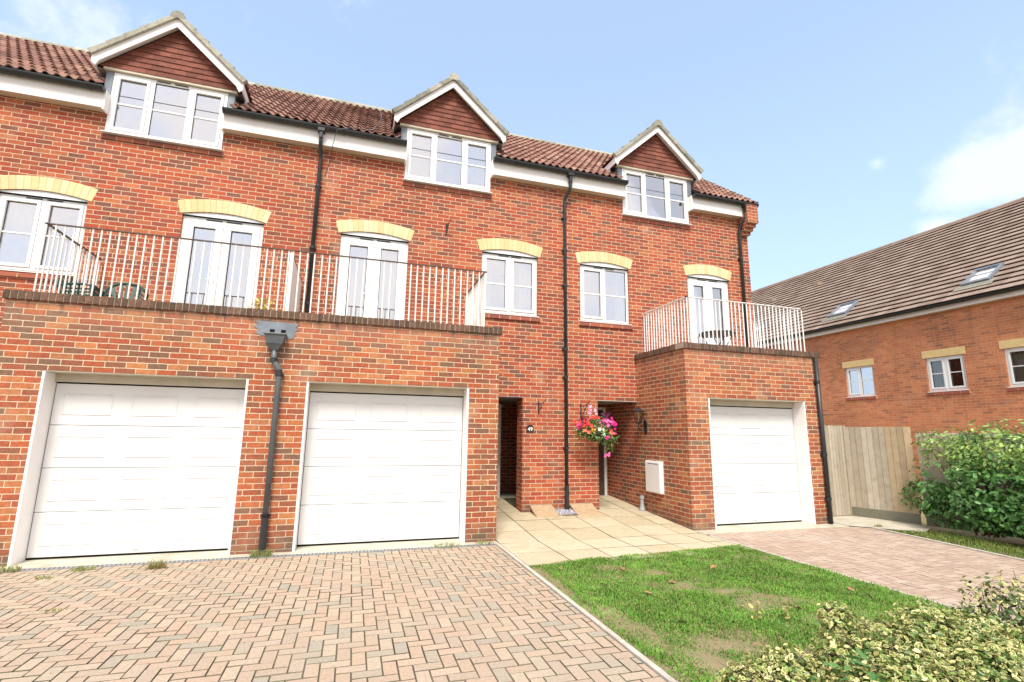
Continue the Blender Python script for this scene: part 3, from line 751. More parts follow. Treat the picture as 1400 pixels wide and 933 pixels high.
ob = MB(); ob.box(8.34, 8.46, GY-.065, GY+.06, 6.80, 6.865); ob.box(8.37, 8.43, GY-.05, GY+.045, 6.66, 6.80); ob.build('gutter_outlet', M['black'], C, bevel=.008)
yp = Yg-.055
downpipe(C, [(8.43, yp, ZC-.01), (8.43, yp, .02)], .038, 'black', [(8.43, yp, 2.6), (8.43, yp, 1.25), (8.43, yp, .45)], wall=Yg)
# hopper head and grey pipe between the two left garages
xh = -1.075
hp = MB(); pts = [(xh-.31, 3.03), (xh-.24, 2.99), (xh-.30, 2.945), (xh-.22, 2.90), (xh-.28, 2.86), (xh-.20, 2.83), (xh+.20, 2.80), (xh+.24, 2.86), (xh+.21, 2.89), (xh+.27, 2.93), (xh+.23, 2.965), (xh+.28, 3.02)]
hp.prism(pts[::-1], Yg-.008, Yg-.001)
hpo = hp.build('lead_apron', M['lead'], A)
hh = MB(); hh.box(xh-.09, xh-.03, Yg-.012, Yg-.0085, 2.84, 2.92); hh.box(xh+.05, xh+.11, Yg-.012, Yg-.0085, 2.84, 2.92); hh.build('outlet_hole', M['rubber'], hpo)
h2 = MB(); lo = [(xh-.10, Yg-.15, 2.70), (xh+.10, Yg-.15, 2.70), (xh+.10, Yg-.014, 2.70), (xh-.10, Yg-.014, 2.70)]; hi = [(xh-.13, Yg-.18, 2.84), (xh+.13, Yg-.18, 2.84), (xh+.13, Yg-.014, 2.84), (xh-.13, Yg-.014, 2.84)]
h2.hexa(lo, hi); h2.box(xh-.14, xh+.14, Yg-.19, Yg-.0135, 2.825, 2.845)
h2.hexa([(xh-.04, Yg-.10, 2.62), (xh+.04, Yg-.10, 2.62), (xh+.04, Yg-.03, 2.62), (xh-.04, Yg-.03, 2.62)], [(xh-.095, Yg-.145, 2.70), (xh+.095, Yg-.145, 2.70), (xh+.095, Yg-.014, 2.70), (xh-.095, Yg-.014, 2.70)])
h2.build('hopper_head', M['greypipe'], A, bevel=.006)
downpipe(A, [(xh, Yg-.065, 2.64), (xh, Yg-.065, 2.50), (xh+.012, Yg-.065, 2.46), (xh+.075, Yg-.065, 2.38), (xh+.085, Yg-.065, 2.33), (xh+.085, Yg-.065, .50)], .036, 'greypipe', [(xh+.085, Yg-.065, 2.30), (xh+.085, Yg-.065, .48)], wall=Yg)
lp = MB(); lp.tube([(xh+.085, Yg-.065, .50), (xh+.085, Yg-.065, .0)], .043, 12); lp.build('pipe_shoe', M['black'], A)
cb = MB(); cb.tube([(xh, Yg-.065, 2.52), (xh, Yg-.065, 2.46)], .044, 12); cb.tube([(xh+.075, Yg-.065, 2.36), (xh+.085, Yg-.065, 2.28)], .045, 12); cb.build('pipe_collar', M['black'], A)
# thin aerial cable on the roof of the middle house
cbl = MB(); pts = []
for q in range(14):
    f = q/13; yy = EY+(1-f)*2.75+.02; pts.append((.02+.30*(f**.5)-.35*f*f, yy, EZ+(yy-EY)*TP+.075))
pts += [(-.35, EY-.05, EZ+.03), (-.62, GY-.08, 6.86), (-.68, 8.83, 6.60), (-.70, Ym-.01, 6.45), (-.78, Ym-.01, 6.1)]
cbl.tube(pts, .006, 6); cbl.build('aerial_cable', M['greypipe'], B)

# ================================================================== RIGHT-HAND BUILDING
XB = 16.0
rb = thing('brick_house', (XB, 12, 0), 'orange brick house with a big brown tiled roof and skylights, behind the fence', 'house')
wr = MB()
rw = [(7.30, 8.39, 2.90, 3.88), (9.30, 10.28, 2.91, 3.88), (11.88, 12.84, 2.91, 3.89)]
def wall_xneg(mb, X, y0, y1, z0, z1, th, holes):
    ys = sorted({y0, y1, *[h[0] for h in holes], *[h[1] for h in holes]}); zs = sorted({z0, z1, *[h[2] for h in holes], *[h[3] for h in holes]})
    for a, b in zip(ys, ys[1:]):
        for c, d in zip(zs, zs[1:]):
            if any(h[0] < (a+b)/2 < h[1] and h[2] < (c+d)/2 < h[3] for h in holes): continue
            mb.face([(X,b,c),(X,a,c),(X,a,d),(X,b,d)])
    for a, b, c, d in holes:
        mb.face([(X,a,c),(X+th,a,c),(X+th,a,d),(X,a,d)]); mb.face([(X+th,b,c),(X,b,c),(X,b,d),(X+th,b,d)])
        mb.face([(X,a,d),(X+th,a,d),(X+th,b,d),(X,b,d)]); mb.face([(X+th,a,c),(X,a,c),(X,b,c),(X+th,b,c)])
YB0, YB1 = 3.0, 27.0
wall_xneg(wr, XB, YB0, YB1, -.3, 5.30, .12, rw)
PR = math.tan(R(36)); EX, EZR = 15.76, 5.36
# ridge position chosen so that the roof reaches the photographed skyline
RX, RZR = 22.0, 5.36+(22.0-15.76)*math.tan(R(36))
wr.fs([(XB, YB0, -.3), (28, YB0, -.3), (28, YB0, 5.3), (RX, YB0, RZR-.1), (XB, YB0, 5.3)], [(0,1,2,3,4)])
wr.fs([(XB, YB1, -.3), (28, YB1, -.3), (28, YB1, 5.3), (RX, YB1, RZR-.1), (XB, YB1, 5.3)], [(4,3,2,1,0)])
wr.build('wall', M['brick_r'], rb)
Lr2 = math.hypot(RX-EX, RZR-EZR)
sky_w = [(8.62, 9.32, .80, 1.72), (12.88, 13.62, .80, 1.72), (17.2, 17.95, .80, 1.72)]
VR = Vector((RX-EX, 0, RZR-EZR)).normalized()
rt = roof_tiles((EX, YB0-.1, EZR), (0, 1, 0), VR, YB1-YB0+.2, Lr2, .335, .33, 0, 0, 1, lip=.050, tk=.020, seed=77)
rro = rt.build('roof', M['roof_r'], rb)
ur = MB(); ur.face([(EX+.03, YB0, EZR-.02), (EX+.03, YB1, EZR-.02), (RX, YB1, RZR-.03), (RX, YB0, RZR-.03)]); ur.face([(RX, YB0, RZR), (RX, YB1, RZR), (28.24, YB1, EZR), (28.24, YB0, EZR)]); ur.build('roof_underlay', M['felt'], rro)
rd = MB(); half_round(rd, (RX, YB0, RZR-.05), (RX, YB1, RZR-.05), .12, .45); rd.build('ridge_tile', M['roof_r'], rro)
for yy, tt in ((19.3, 4.9), (16.9, 5.2)):
    v = MB(); p = Vector((EX, yy, EZR))+VR*tt; v.box(p.x-.12, p.x+.12, p.y-.13, p.y+.13, p.z-.05, p.z+.14); v.build('roof_vent', M['roof_r'], rro, bevel=.02)
NR = Vector((-VR.z, 0, VR.x))
def on_roof(mb, y0, y1, t0, t1, n0, n1):
    P = lambda y, t, n: Vector((EX, y, EZR))+VR*t+NR*n
    mb.hexa([P(y1,t0,n0), P(y0,t0,n0), P(y0,t1,n0), P(y1,t1,n0)], [P(y1,t0,n1), P(y0,t0,n1), P(y0,t1,n1), P(y1,t1,n1)])
for (a, b, c, d) in sky_w:
    f = MB()
    on_roof(f, a, b, c, c+.09, .0, .10); on_roof(f, a, b, d-.09, d, .0, .11); on_roof(f, a, a+.08, c+.0905, d-.0905, 0, .10); on_roof(f, b-.08, b, c+.0905, d-.0905, 0, .10)
    sk = f.build('skylight', M['lead'], rb, bevel=.008)
    g = MB(); on_roof(g, a+.081, b-.081, c+.091, d-.091, .05, .07); g.build('pane', M['glass_sky'], sk); bl = MB(); on_roof(bl, a+.081, b-.081, c+.091, d-.091, .02, .04); bl.build('blind', M['curtain'], sk)  # white blind sheet stands in for the pale reflection of the pane
    s2 = MB(); on_roof(s2, a-.12, b+.12, c-.26, c-.001, .036, .044); s2.build('lead_flashing', M['roof_d'], sk)
gutter(rb, YB0, YB1, y=EX+.0, z=5.345, r=.075, along='y')
fr = MB(); fr.box(EX+.085, EX+.105, YB0, YB1, 5.165, 5.32); fr.build('fascia', M['whitepaint'], rb)
so = MB(); so.box(EX+.1055, XB-.001, YB0, YB1, 5.165, 5.18); so.build('soffit', M['cream'], rb)
for k, (a, b, c, d) in enumerate(rw):
    # local frame builder with y -> x swap: build facing -y, then rotate the finished meshes to face -x
    before = set(bpy.data.objects)
    tmp = bpy.data.objects.new('tmp', None); col.objects.link(tmp)
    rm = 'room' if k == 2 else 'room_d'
    cw = {0: [(.03, .30)], 1: [(.04, .36)], 2: []}[k]
    # local x runs along -world y
    wo = window(None, -b, -a, c, d, .045, 2, (0,) if k != 1 else (0, 1), .52, curtains=[], glass='glass' if k == 2 else 'glass_d', rm=rm, vents=False)
    for p, q in cw: curtain(-b+(b-a)*p, -b+(b-a)*q, c-.05, d+.02, .2, 'curtain_g', wo, waves=4)
    if k == 2:
        bl = MB()
        for i in range(14): z = d-.03-i*.042; bl.box(-b+.06, -a-.06, .13, .15, z-.036, z)
        bl.build('blind', M['curtain'], wo)
    brick_sill(wo, -b-.05, -a+.05, c-.032, 0., .03)
    li = MB(); li.box(-b-.07, -a+.07, -.012, .1, d+.002, d+.215); lo_ = li.build('stone_lintel', M['buffstone'], wo, bevel=.006)
    bpy.data.objects.remove(tmp)
    # apply rotation to the mesh data so every part keeps a plain transform
    Rm = Matrix(((0, 1, 0, 0), (-1, 0, 0, 0), (0, 0, 1, 0), (0, 0, 0, 1)))
    for o in set(bpy.data.objects)-before:
        if o.type == 'MESH': o.data.transform(Rm); o.data.transform(Matrix.Translation((XB, 0, 0))); o.location = (0, 0, 0)
    wo.parent = rb; wo.location = -rb.location

# ================================================================== GROUND
soil_m, nt, b_ = new_mat('soil'); t = NT(nt)
n1 = t.noise(1.7, 6, .65); c1 = t.ramp(n1, [(.3, (.17, .15, .07)), (.5, (.30, .24, .14)), (.72, (.44, .33, .22))])
c1 = t.mix(.5, c1, t.ramp(t.noise(60, 4, .7), [(.3, (.07, .09, .03)), (.7, (.34, .27, .16))]))
t.l(c1, b_.inputs['Base Color']); b_.inputs['Roughness'].default_value = .95; b_.inputs['Specular IOR Level'].default_value = .1
t.bump(t.noise(60, 5, .7), .8, .01, b_)
g = MB(); S = 400; N_ = 1
g.face([(-S, -S, -.09), (S, -S, -.09), (S, S, -.09), (-S, S, -.09)]); go = g.build('ground', soil_m); struct(go)
def sheet(name, poly, z, mat, hfun=None):
    m = MB(); m.face([(x, y, z) for x, y in poly]); return m.build(name, mat)
soilg, nt, b_ = new_mat('joint_sand'); t = NT(nt)
f_ = t.mapr(t.noise(.7, 4, .6), .40, .62); cj = t.mix(f_, (.21, .165, .11), (.06, .05, .03)); cj = t.mix(t.math('MULTIPLY', t.mapr(t.noise(1.9, 5, .7), .5, .66), .7), cj, (.09, .12, .035)); t.l(cj, b_.inputs['Base Color']); b_.inputs['Roughness'].default_value = .95
PAVE = [(0, (.33, .30, .245)), (.08, (.37, .31, .24)), (.3, (.41, .31, .23)), (.6, (.44, .32, .235)), (.85, (.45, .36, .265)), (1, (.41, .33, .25))]
M['pave'] = rnd_mat('block_paving', PAVE, .88, .2, 40, .2, .5, ((.36, .32, .25), .9, .48, .70, .6))
M['pave2'] = rnd_mat('pink_block_paving', [(0, (.37, .27, .21)), (.5, (.42, .31, .24)), (1, (.46, .36, .28))], .88, .2, 40, .14, .4, ((.55, .48, .42), .8, .5, .75, .5))
def herringbone(name, x0, x1, y0, y1, zf, mat, clip=None, jm=None, z0=-.05, gap=.0045, bw=.1, jit=.0016):
    mb = MB(); ni = int((x1-x0)/bw)+4; nj = int((y1-y0)/bw)+4; rd = random.Random(3)
    for i in range(-2, ni):
        for j in range(-2, nj):
            k = (i-j) % 4
            if k == 0: a, b, c, d = i, i+2, j, j+1
            elif k == 3: a, b, c, d = i, i+1, j, j+2
            else: continue
            xa, xb, ya, yb = x0+a*bw, x0+b*bw, y1-(j+ (1 if k == 0 else 2))*bw, y1-j*bw
            xa, xb, ya, yb = max(xa, x0), min(xb, x1), max(ya, y0), min(yb, y1)
            if xb-xa < .02 or yb-ya < .02: continue
            if clip:
                xm = clip((ya+yb)/2)
                if xa > xm-.02: continue
                xb = min(xb, xm)
            g1 = gap/2+rd.uniform(0, .0012); xa += g1; xb -= g1; ya += g1; yb -= g1
            z = zf((ya+yb)/2)+rd.uniform(-jit, jit); tx, ty = rd.uniform(-.0012, .0012), rd.uniform(-.0012, .0012)
            ch = .0032; r = rd.random()
            vs = [(xa, ya, z0), (xb, ya, z0), (xb, yb, z0), (xa, yb, z0), (xa, ya, z-ch), (xb, ya, z-ch), (xb, yb, z-ch), (xa, yb, z-ch),
                  (xa+ch, ya+ch, z-tx-ty), (xb-ch, ya+ch, z+tx-ty), (xb-ch, yb-ch, z+tx+ty), (xa+ch, yb-ch, z-tx+ty)]
            mb.m = 1; mb.fs(vs, [(0,1,5,4),(1,2,6,5),(2,3,7,6),(3,0,4,7),(4,5,9,8),(5,6,10,9),(6,7,11,10),(7,4,8,11)], r)
            mb.m = 0; mb.fs(vs[8:], [(0,1,2,3)], r)
    o = mb.build(name, [mat, jm or soilg]); return o
flat = lambda y: 0.
struct(herringbone('driveway', -6.5, 2.055, -1.5, 7.18, flat, M['pave']))
struct(herringbone('driveway', 5.555, 8.95, -1.5, 7.12, flat, M['pave2'], clip=lambda y: 8.92-.135*max(0, 7.6-y), gap=.003, jm=plain('joint_sand_pale', (.24, .18, .13), .95, .1, .3, 9)))
struct(sheet('driveway_bedding', [(-6.5,-1.5), (2.06,-1.5), (2.06,7.4), (-6.5,7.4)], -.009, soilg)); struct(sheet('driveway_bedding', [(5.55,-1.5), (8.9,-1.5), (8.9,7.4), (5.55,7.4)], -.008, soilg))
rdm = plain('asphalt', (.06, .06, .062), .9, .2, .2, 6, bumpn=.4); struct(sheet('road', [(-60, -9), (60, -9), (60, -1.6), (-60, -1.6)], -.03, rdm))
# kerb strips
kb = MB(); y = -1.5
while y < 7.35: kb.box(2.062, 2.108, y+.003, min(y+.914, 7.37), -.1, .014+random.uniform(-.002, .002)); y += .917
struct(kb.build('kerb', M['kerb'], bevel=.004))
kb = MB(); y = -1.5
while y < 6.95: kb.box(5.505, 5.550, y+.003, min(y+.914, 7.0), -.1, .008+random.uniform(-.002, .002)); y += .917
struct(kb.build('kerb', M['kerb'], bevel=.004))
kb = MB()
for q in range(9):
    ya, yb = 7.05-q*.93, 7.05-(q+1)*.93+.006; xa, xb = 8.93-.135*(7.6-ya), 8.93-.135*(7.6-yb)
    kb.hexa([(xb, yb, -.1), (xb+.045, yb, -.1), (xa+.045, ya, -.1), (xa, ya, -.1)], [(xb, yb, .02), (xb+.045, yb, .02), (xa+.045, ya, .02), (xa, ya, .02)])
struct(kb.build('kerb', M['kerb'], bevel=.004))
# slab path rising gently to the doors
zp = lambda y: .006+.08*max(0, y-7.3)
sl = MB(); SW = .605
row = 0; y = 10.28
x_off = 2.115
while y > 6.0:
    ya = max(y-.61, 5.98); 
    offx = 0.0 if row % 2 == 0 else .0
    x = x_off-.0
    while x < 5.5:
        xb = min(x+SW, 5.498)
        if not (ya > 8.9 and 3.04 < (x+xb)/2 < 4.61):
            a, b_x = x, xb
            if ya > 8.7: 
                if a < 3.04 < b_x: b_x = 3.04
                if a < 4.61 < b_x: a = 4.61
            r = random.random(); j = [random.uniform(-.002, .002) for _ in range(4)]; q = .007
            vs_lo = [(a+q, ya+q, zp(ya)-.05), (b_x-q, ya+q, zp(ya)-.05), (b_x-q, y-q, zp(y)-.05), (a+q, y-q, zp(y)-.05)]
            vs_hi = [(a+q, ya+q, zp(ya)+j[0]), (b_x-q, ya+q, zp(ya)+j[1]), (b_x-q, y-q, zp(y)+j[2]), (a+q, y-q, zp(y)+j[3])]
            sl.m = 1; sl.fs(vs_lo+vs_hi, [(0,1,5,4),(1,2,6,5),(2,3,7,6),(3,0,4,7)], r); sl.m = 0; sl.fs(vs_hi, [(0,1,2,3)], r)
        x += SW
    y -= .61; row += 1
struct(sl.build('path', [M['slab'], M['slab_d']]))
pb = MB(); pb.face([(2.112, 5.98, -.004), (5.5, 5.98, -.004), (5.5, 7.3, -.004), (2.112, 7.3, -.014)]); pb.face([(2.112, 7.3, -.014), (5.5, 7.3, -.014), (5.5, 10.3, zp(10.3)-.012), (2.112, 10.3, zp(10.3)-.012)])
struct(pb.build('path_bedding', M['slab_d'])); lf_ = MB(); lf_.box(2.113, 3.95, 10.29, 11.3, .1, .235); lf_.box(3.045, 3.95, 9.33, 10.289, .1, .16); struct(lf_.build('added_lobby_floor', M['concrete']))  # floor of the unseen lobby, added with the widening that darkens the doorway
# concrete aprons and drain in front of the left garages
ap = MB(); ap.box(-6.5, BR, 7.26, 7.76, -.1, .012); struct(ap.build('concrete_apron', M['concrete'], bevel=.004))
ap = MB(); ap.box(5.51, 8.6, 7.125, 7.76, -.1, .010); struct(ap.build('concrete_apron', M['concrete'], bevel=.004))
ap = MB(); ap.fs([(8.62, 7.12, .012), (8.97, 6.75, .012), (9.35, 6.35, .012), (10.1, 6.75, .012), (9.8, 8.0, .012), (8.62, 8.0, .012)], [(0,1,2,3,4,5)]); struct(ap.build('side_path', M['concrete']))
dr = thing('drain_channel', (-1, 7.22, 0), 'galvanised slotted drain grating along the foot of the two left garages', 'drain')
dg = MB(); x0, x1 = -4.1, 2.05
dg.box(x0, x1, 7.182, 7.190, -.02, .010); dg.box(x0, x1, 7.250, 7.258, -.02, .010)
x = x0
while x < x1: dg.box(x, x+.018, 7.1905, 7.2495, -.005, .009); x += .045
dg.build('grating', M['galv'], dr); db = MB(); db.box(x0, x1, 7.191, 7.249, -.05, -.0065); db.build('channel', M['rubber'], dr)

# ------------------------------------------------------------------ leaves and blades (numpy)
def np_mesh(name, V, F, mat, parent=None, cols=None, smooth=False):
    """V (N,k,3), F list of tuples over k"""
    N, k, _ = V.shape; me = bpy.data.meshes.new(name)
    loops = []; starts = []; tot = 0; base = np.arange(N)*k
    Fa = [np.array(f) for f in F]; per = sum(len(f) for f in Fa)
    li = np.concatenate([f for f in Fa]); L = (base[:, None]+li[None, :]).ravel()
    ls = np.cumsum([0]+[len(f) for f in Fa])[:-1]; LS = (np.arange(N)[:, None]*per+ls[None, :]).ravel(); LT = np.tile([len(f) for f in Fa], N)
    me.vertices.add(N*k); me.vertices.foreach_set('co', V.astype(np.float32).ravel())
    me.loops.add(len(L)); me.loops.foreach_set('vertex_index', L.astype(np.int32))
    me.polygons.add(len(LS)); me.polygons.foreach_set('loop_start', LS.astype(np.int32)); me.polygons.foreach_set('loop_total', LT.astype(np.int32))
    if cols is not None:
        a = me.color_attributes.new('Col', 'FLOAT_COLOR', 'POINT'); c4 = np.ones((N*k, 4), np.float32); c4[:, :3] = cols.reshape(-1, 3); a.data.foreach_set('color', c4.ravel())
    me.materials.append(mat); me.update(); me.validate()
    if smooth: me.polygons.foreach_set('use_smooth', [True]*len(me.polygons))
    return link(name, me, parent)
def norm(a): return a/np.maximum(np.linalg.norm(a, axis=-1, keepdims=True), 1e-9)
M['leaf'] = vcol_mat('leaf', .38, .5, .18); M['grassm'] = vcol_mat('grass_blade', .6, .3, .25); M['petal'] = vcol_mat('petal', .6, .3, .3)
def grass(name, pts, h, w, c0, c1, lean=.6, parent=None, dry=.08, zb=None, mod=None, hm=None):
    N = len(pts); P = np.zeros((N, 3)); P[:, :2] = pts; P[:, 2] = 0 if zb is None else zb
    a = rng.uniform(0, 2*np.pi, N); d = np.stack([np.cos(a), np.sin(a), np.zeros(N)], 1); s = np.stack([-np.sin(a), np.cos(a), np.zeros(N)], 1)
    H = (h*rng.uniform(.45, 1.3, N)*(1 if hm is None else hm))[:, None]; Lm = lean*rng.uniform(.2, 1.3, N)[:, None]; W = (w*rng.uniform(.6, 1.4, N))[:, None]
    up = np.array([0, 0, 1.])
    m = P+up*H*.6+d*H*Lm*.35; tt = P+up*H*(1-.25*Lm)+d*H*Lm
    V = np.stack([P-s*W, P+s*W, m+s*W*.8, m-s*W*.8, tt], 1)
    t = rng.random(N)[:, None]; base = np.array(c0)*(1-t)+np.array(c1)*t
    if mod is not None: base = base*mod[:, None]
    dr_ = (rng.random(N) < dry)[:, None]; base = np.where(dr_, np.array([.36, .30, .13]), base)
    C = np.repeat(base[:, None, :], 5, 1)
    return np_mesh(name, V, [(0,1,2,3), (3,2,4)], M['grassm'], parent, C)
def vnoise(x, y, s, seed=0):
    r = np.random.default_rng(seed); G = r.random((64, 64)); X, Y_ = x*s % 63, y*s % 63; i, j = X.astype(int), Y_.astype(int); fx, fy = X-i, Y_-j
    fx, fy = fx*fx*(3-2*fx), fy*fy*(3-2*fy); i2, j2 = (i+1) % 64, (j+1) % 64
    return (G[i,j]*(1-fx)+G[i2,j]*fx)*(1-fy)+(G[i,j2]*(1-fx)+G[i2,j2]*fx)*fy
# lawn
N = 240000
px, py = rng.uniform(2.09, 5.53, N), rng.uniform(1.2, 6.36, N)
dens = .58+.9*(vnoise(px, py, 1.3, 1)*.6+vnoise(px, py, 4.1, 2)*.4)
for cx, cy, rx, ry in ((3.87, 4.18, .26, .18), (2.95, 3.5, .30, .22), (3.25, 3.12, .3, .15), (2.3, 4.0, .10, .45), (2.18, 5.3, .06, .5)):
    q = ((px-cx)/rx)**2+((py-cy)/ry)**2; dens *= np.where(q < 1.7, .18+.5*np.clip(q-.7, 0, 1), 1)
edge = 6.02+.085*(px-2.1)+.05*(vnoise(px, py, 5, 9)-.5)
dens *= (py < edge); ed = np.minimum(px-2.09, 5.53-px)-.05*vnoise(px, py, 7, 55); dens *= np.clip(.15+ed*6, 0, 1)
keep = rng.random(N) < dens*np.where(py > 5.2, .75, 1)
px, py = px[keep], py[keep]
tn = vnoise(px, py, 1.8, 5)[:, None]
go = grass('lawn', np.stack([px, py], 1), .030, .0034, (.09, .26, .028), (.24, .43, .07), .9, dry=.13, mod=.62+.8*(vnoise(px, py, 2.7, 41)*.5+vnoise(px, py, 9, 42)*.5), hm=.5+1.1*vnoise(px, py, 5.5, 43))
tag(go, 'short bright green lawn with worn bare patches', 'lawn', kind='stuff')
so = MB(); nx_, ny_ = 34, 56; vs = []
for i in range(nx_+1):
    for j in range(ny_+1):
        x, y = 2.11+3.39*i/nx_, .9+(6.0-.9)*j/ny_; e = min(x-2.11, 5.5-x, 6.0-y, .25)/.25
        vs.append((x, y, -.012+.014*e+.012*math.sin(x*3+y*2)*e+.006*math.sin(x*9+y*11)*e))
so.fs(vs, [(i*(ny_+1)+j, (i+1)*(ny_+1)+j, (i+1)*(ny_+1)+j+1, i*(ny_+1)+j+1) for i in range(nx_) for j in range(ny_)])
sob = so.build('lawn_soil', soil_m, smooth=True); struct(sob)
n_ = 1500; cx_, cy_ = rng.uniform(2.2, 5.4, n_), rng.uniform(2.4, 6.0, n_); kk = rng.random(n_) < np.clip((vnoise(cx_, cy_, 2.1, 31)-.45)*4, 0, 1); n_ = kk.sum()
CP = np.repeat(np.stack([cx_[kk], cy_[kk], np.full(n_, .018)], 1), 5, 0); CP[:, :2] += rng.normal(0, .012, (len(CP), 2)); CLOVER = CP
# grass verge by the hedge
N = 42000; px, py = rng.uniform(8.2, 10.2, N), rng.uniform(1.5, 6.9, N)
lim = 8.98-.135*np.maximum(0, 7.6-py)
keep = (px > lim+.01+.04*vnoise(px, py, 6, 3)) & (rng.random(N) < .35+.8*vnoise(px, py, 2.3, 8)) & (py < 6.62-.3*(px-9)) & (px < lim+.95)
go = grass('grass_verge', np.stack([px[keep], py[keep]], 1), .035, .0035, (.09, .18, .025), (.22, .32, .06), .8, dry=.2)
tag(go, 'strip of yellowing grass between the pink driveway and the hedge', 'grass', kind='stuff')
# moss and seedlings in the driveway joints
N = 3800; px, py = rng.uniform(-5.2, 2.05, N), rng.uniform(2.2, 7.2, N); gr = vnoise(px, py, 1.1, 12)
sx = rng.random(N) < .5
px = np.where(sx, np.round(px*10)/10-.0+.0, px); py = np.where(~sx, np.round((py-7.18)*10)/10+7.18, py)
keep = rng.random(N) < np.clip((gr-.45)*2.4, .05, 1)*np.where(py > 6.6, 1.4, .6)
go = grass('moss', np.stack([px[keep]+rng.normal(0, .004, keep.sum()), py[keep]+rng.normal(0, .004, keep.sum())], 1), .012, .0035, (.10, .14, .03), (.24, .28, .08), .9, dry=.25, zb=-.003)
tag(go, 'moss and tiny seedlings in the joints of the left driveway', 'moss', kind='stuff')
# ------------------------------------------------------------------ foliage
def leaves(name, P, Nn, size, aspect, c_in, c_out, parent, droop=.3, var=.25, margin=None, cup=.15, up=.4):
    """leaf rosettes: centre line folded, optional pale margin colour"""
    N = len(P); rn = rng.normal(0, 1, (N, 3)); n = norm(Nn+rn*.55+np.array([0, 0, up])); a = norm(np.cross(n, rng.normal(0, 1, (N, 3)))); b = np.cross(n, a)
    L = (size*rng.uniform(.6, 1.25, N))[:, None]; W = L*aspect
    a = norm(a-np.array([0, 0, 1])*droop*rng.uniform(0, 1, (N, 1)))
    pts = [P, P+a*L*.3+b*W*.45+n*L*cup*.5, P+a*L*.68+b*W*.42+n*L*cup*.4, P+a*L, P+a*L*.68-b*W*.42+n*L*cup*.4, P+a*L*.3-b*W*.45+n*L*cup*.5, P+a*L*.5]
    V = np.stack(pts, 1); t = rng.random(N)[:, None]; base = (np.array(c_in)*(1-t)+np.array(c_out)*t)*rng.uniform(1-var, 1+var, (N, 1))
    C = np.repeat(base[:, None, :], 7, 1)
    if margin is not None:
        V = np.concatenate([V, pts[6][:, None]+(V[:, :6]-pts[6][:, None])*.56+n[:, None]*.0005], 1); C = np.repeat(base[:, None, :], 13, 1)
        mg = np.array(margin)*rng.uniform(.8, 1.1, (N, 1)); full = (rng.random(N) < .14)[:, None]
        for k in range(6): C[:, k, :] = mg; C[:, 7+k, :] = np.where(full, mg, base)
        C[:, 6, :] = np.where(full, mg, base)
        F = [(7+k, 7+(k+1) % 6, 6) for k in range(6)]+[(k, (k+1) % 6, 7+(k+1) % 6, 7+k) for k in range(6)]
        return np_mesh(name, V, F, M['leaf'], parent, C)
    return np_mesh(name, V, [(0,1,6), (1,2,6), (2,3,6), (3,4,6), (4,5,6), (5,0,6)], M['leaf'], parent, C)
# weeds: tufts
def tuft(x, y, r, h, n, lab, c0=(.14, .22, .05), c1=(.34, .40, .14), dry=.35, z=0):
    a = rng.uniform(0, 2*np.pi, n); q = r*np.sqrt(rng.random(n)); o = grass('weed', np.stack([q*np.cos(a), q*np.sin(a)*.6], 1), h, .004, c0, c1, 1.1, dry=dry)
    o.location = (x, y, z); tag(o, lab, 'weed', 'weeds along the driveway')
tuft(-.98, 7.24, .12, .10, 120, 'green weed tuft at the foot of the grey downpipe between the garages')
tuft(-2.02, 6.98, .10, .10, 120, 'yellow grass tuft on the drain in front of the left garage door', (.24, .26, .07), (.42, .40, .14), .5)
tuft(-3.52, 7.20, .16, .07, 120, 'green weed at the left end of the drain, at the frame edge')
tuft(-2.98, 6.80, .08, .035, 50, 'small green weed in the paving below the left corner of the left garage')
tuft(-2.75, 7.08, .12, .05, 90, 'pale flat weed by the drain left of the yellow grass tuft', (.22, .28, .08), (.36, .38, .13))
tuft(1.35, 7.26, .20, .05, 140, 'flat green weed beside the drain at the right end of the middle garage')
tuft(1.92, 7.30, .14, .05, 90, 'flat green weed on the drain beside the corner of the brick garage wall')
tuft(-2.35, 5.62, .09, .02, 40, 'low weed among the grey blocks of the left driveway')
tuft(9.05, 6.95, .10, .06, 70, 'small green weed on the pale concrete before the wooden gate')
o = leaves('clover', CLOVER, np.tile([0, 0, 1.], (len(CLOVER), 1)), .018, .8, (.10, .26, .05), (.26, .42, .12), None, droop=0, cup=.05, up=2.); tag(o, 'low clover leaves scattered through the lawn', 'clover', kind='stuff')
# fallen leaves on the lawn
LV = [(3.1, 5.5), (3.6, 5.75), (3.35, 4.9), (2.9, 4.65), (4.2, 5.3), (2.75, 3.9), (4.9, 5.2), (4.4, 4.5), (2.6, 5.0), (3.0, 3.35), (5.0, 4.2), (3.45, 5.2), (4.0, 3.9), (2.4, 5.7)]
wh = ['brown fallen leaf lying in the short lawn grass']
protoL = None
for i, (x, y) in enumerate(LV):
    if protoL is None:
        m = MB(); pts = [(0,-.035,.0), (.02,-.01,.008), (.018,.015,.004), (0,.038,.012), (-.018,.015,.004), (-.02,-.01,.01), (0, 0, 0)]
        m.fs(pts, [(0,1,6), (1,2,6), (2,3,6), (3,4,6), (4,5,6), (5,0,6)]); protoL = o = m.build('fallen_leaf', plain('dead_leaf', (.36, .20, .11), .8, .2, .3))
    else: o = protoL.copy(); col.objects.link(o)
    o.location = (x, y, .032); o.rotation_euler = (random.uniform(-.4, .4), random.uniform(-.4, .4), random.uniform(0, 6)); k = random.uniform(.7, 1.4); o.scale = (k, k, k)
    tag(o, wh[0], 'leaf', 'fallen leaves on the lawn')

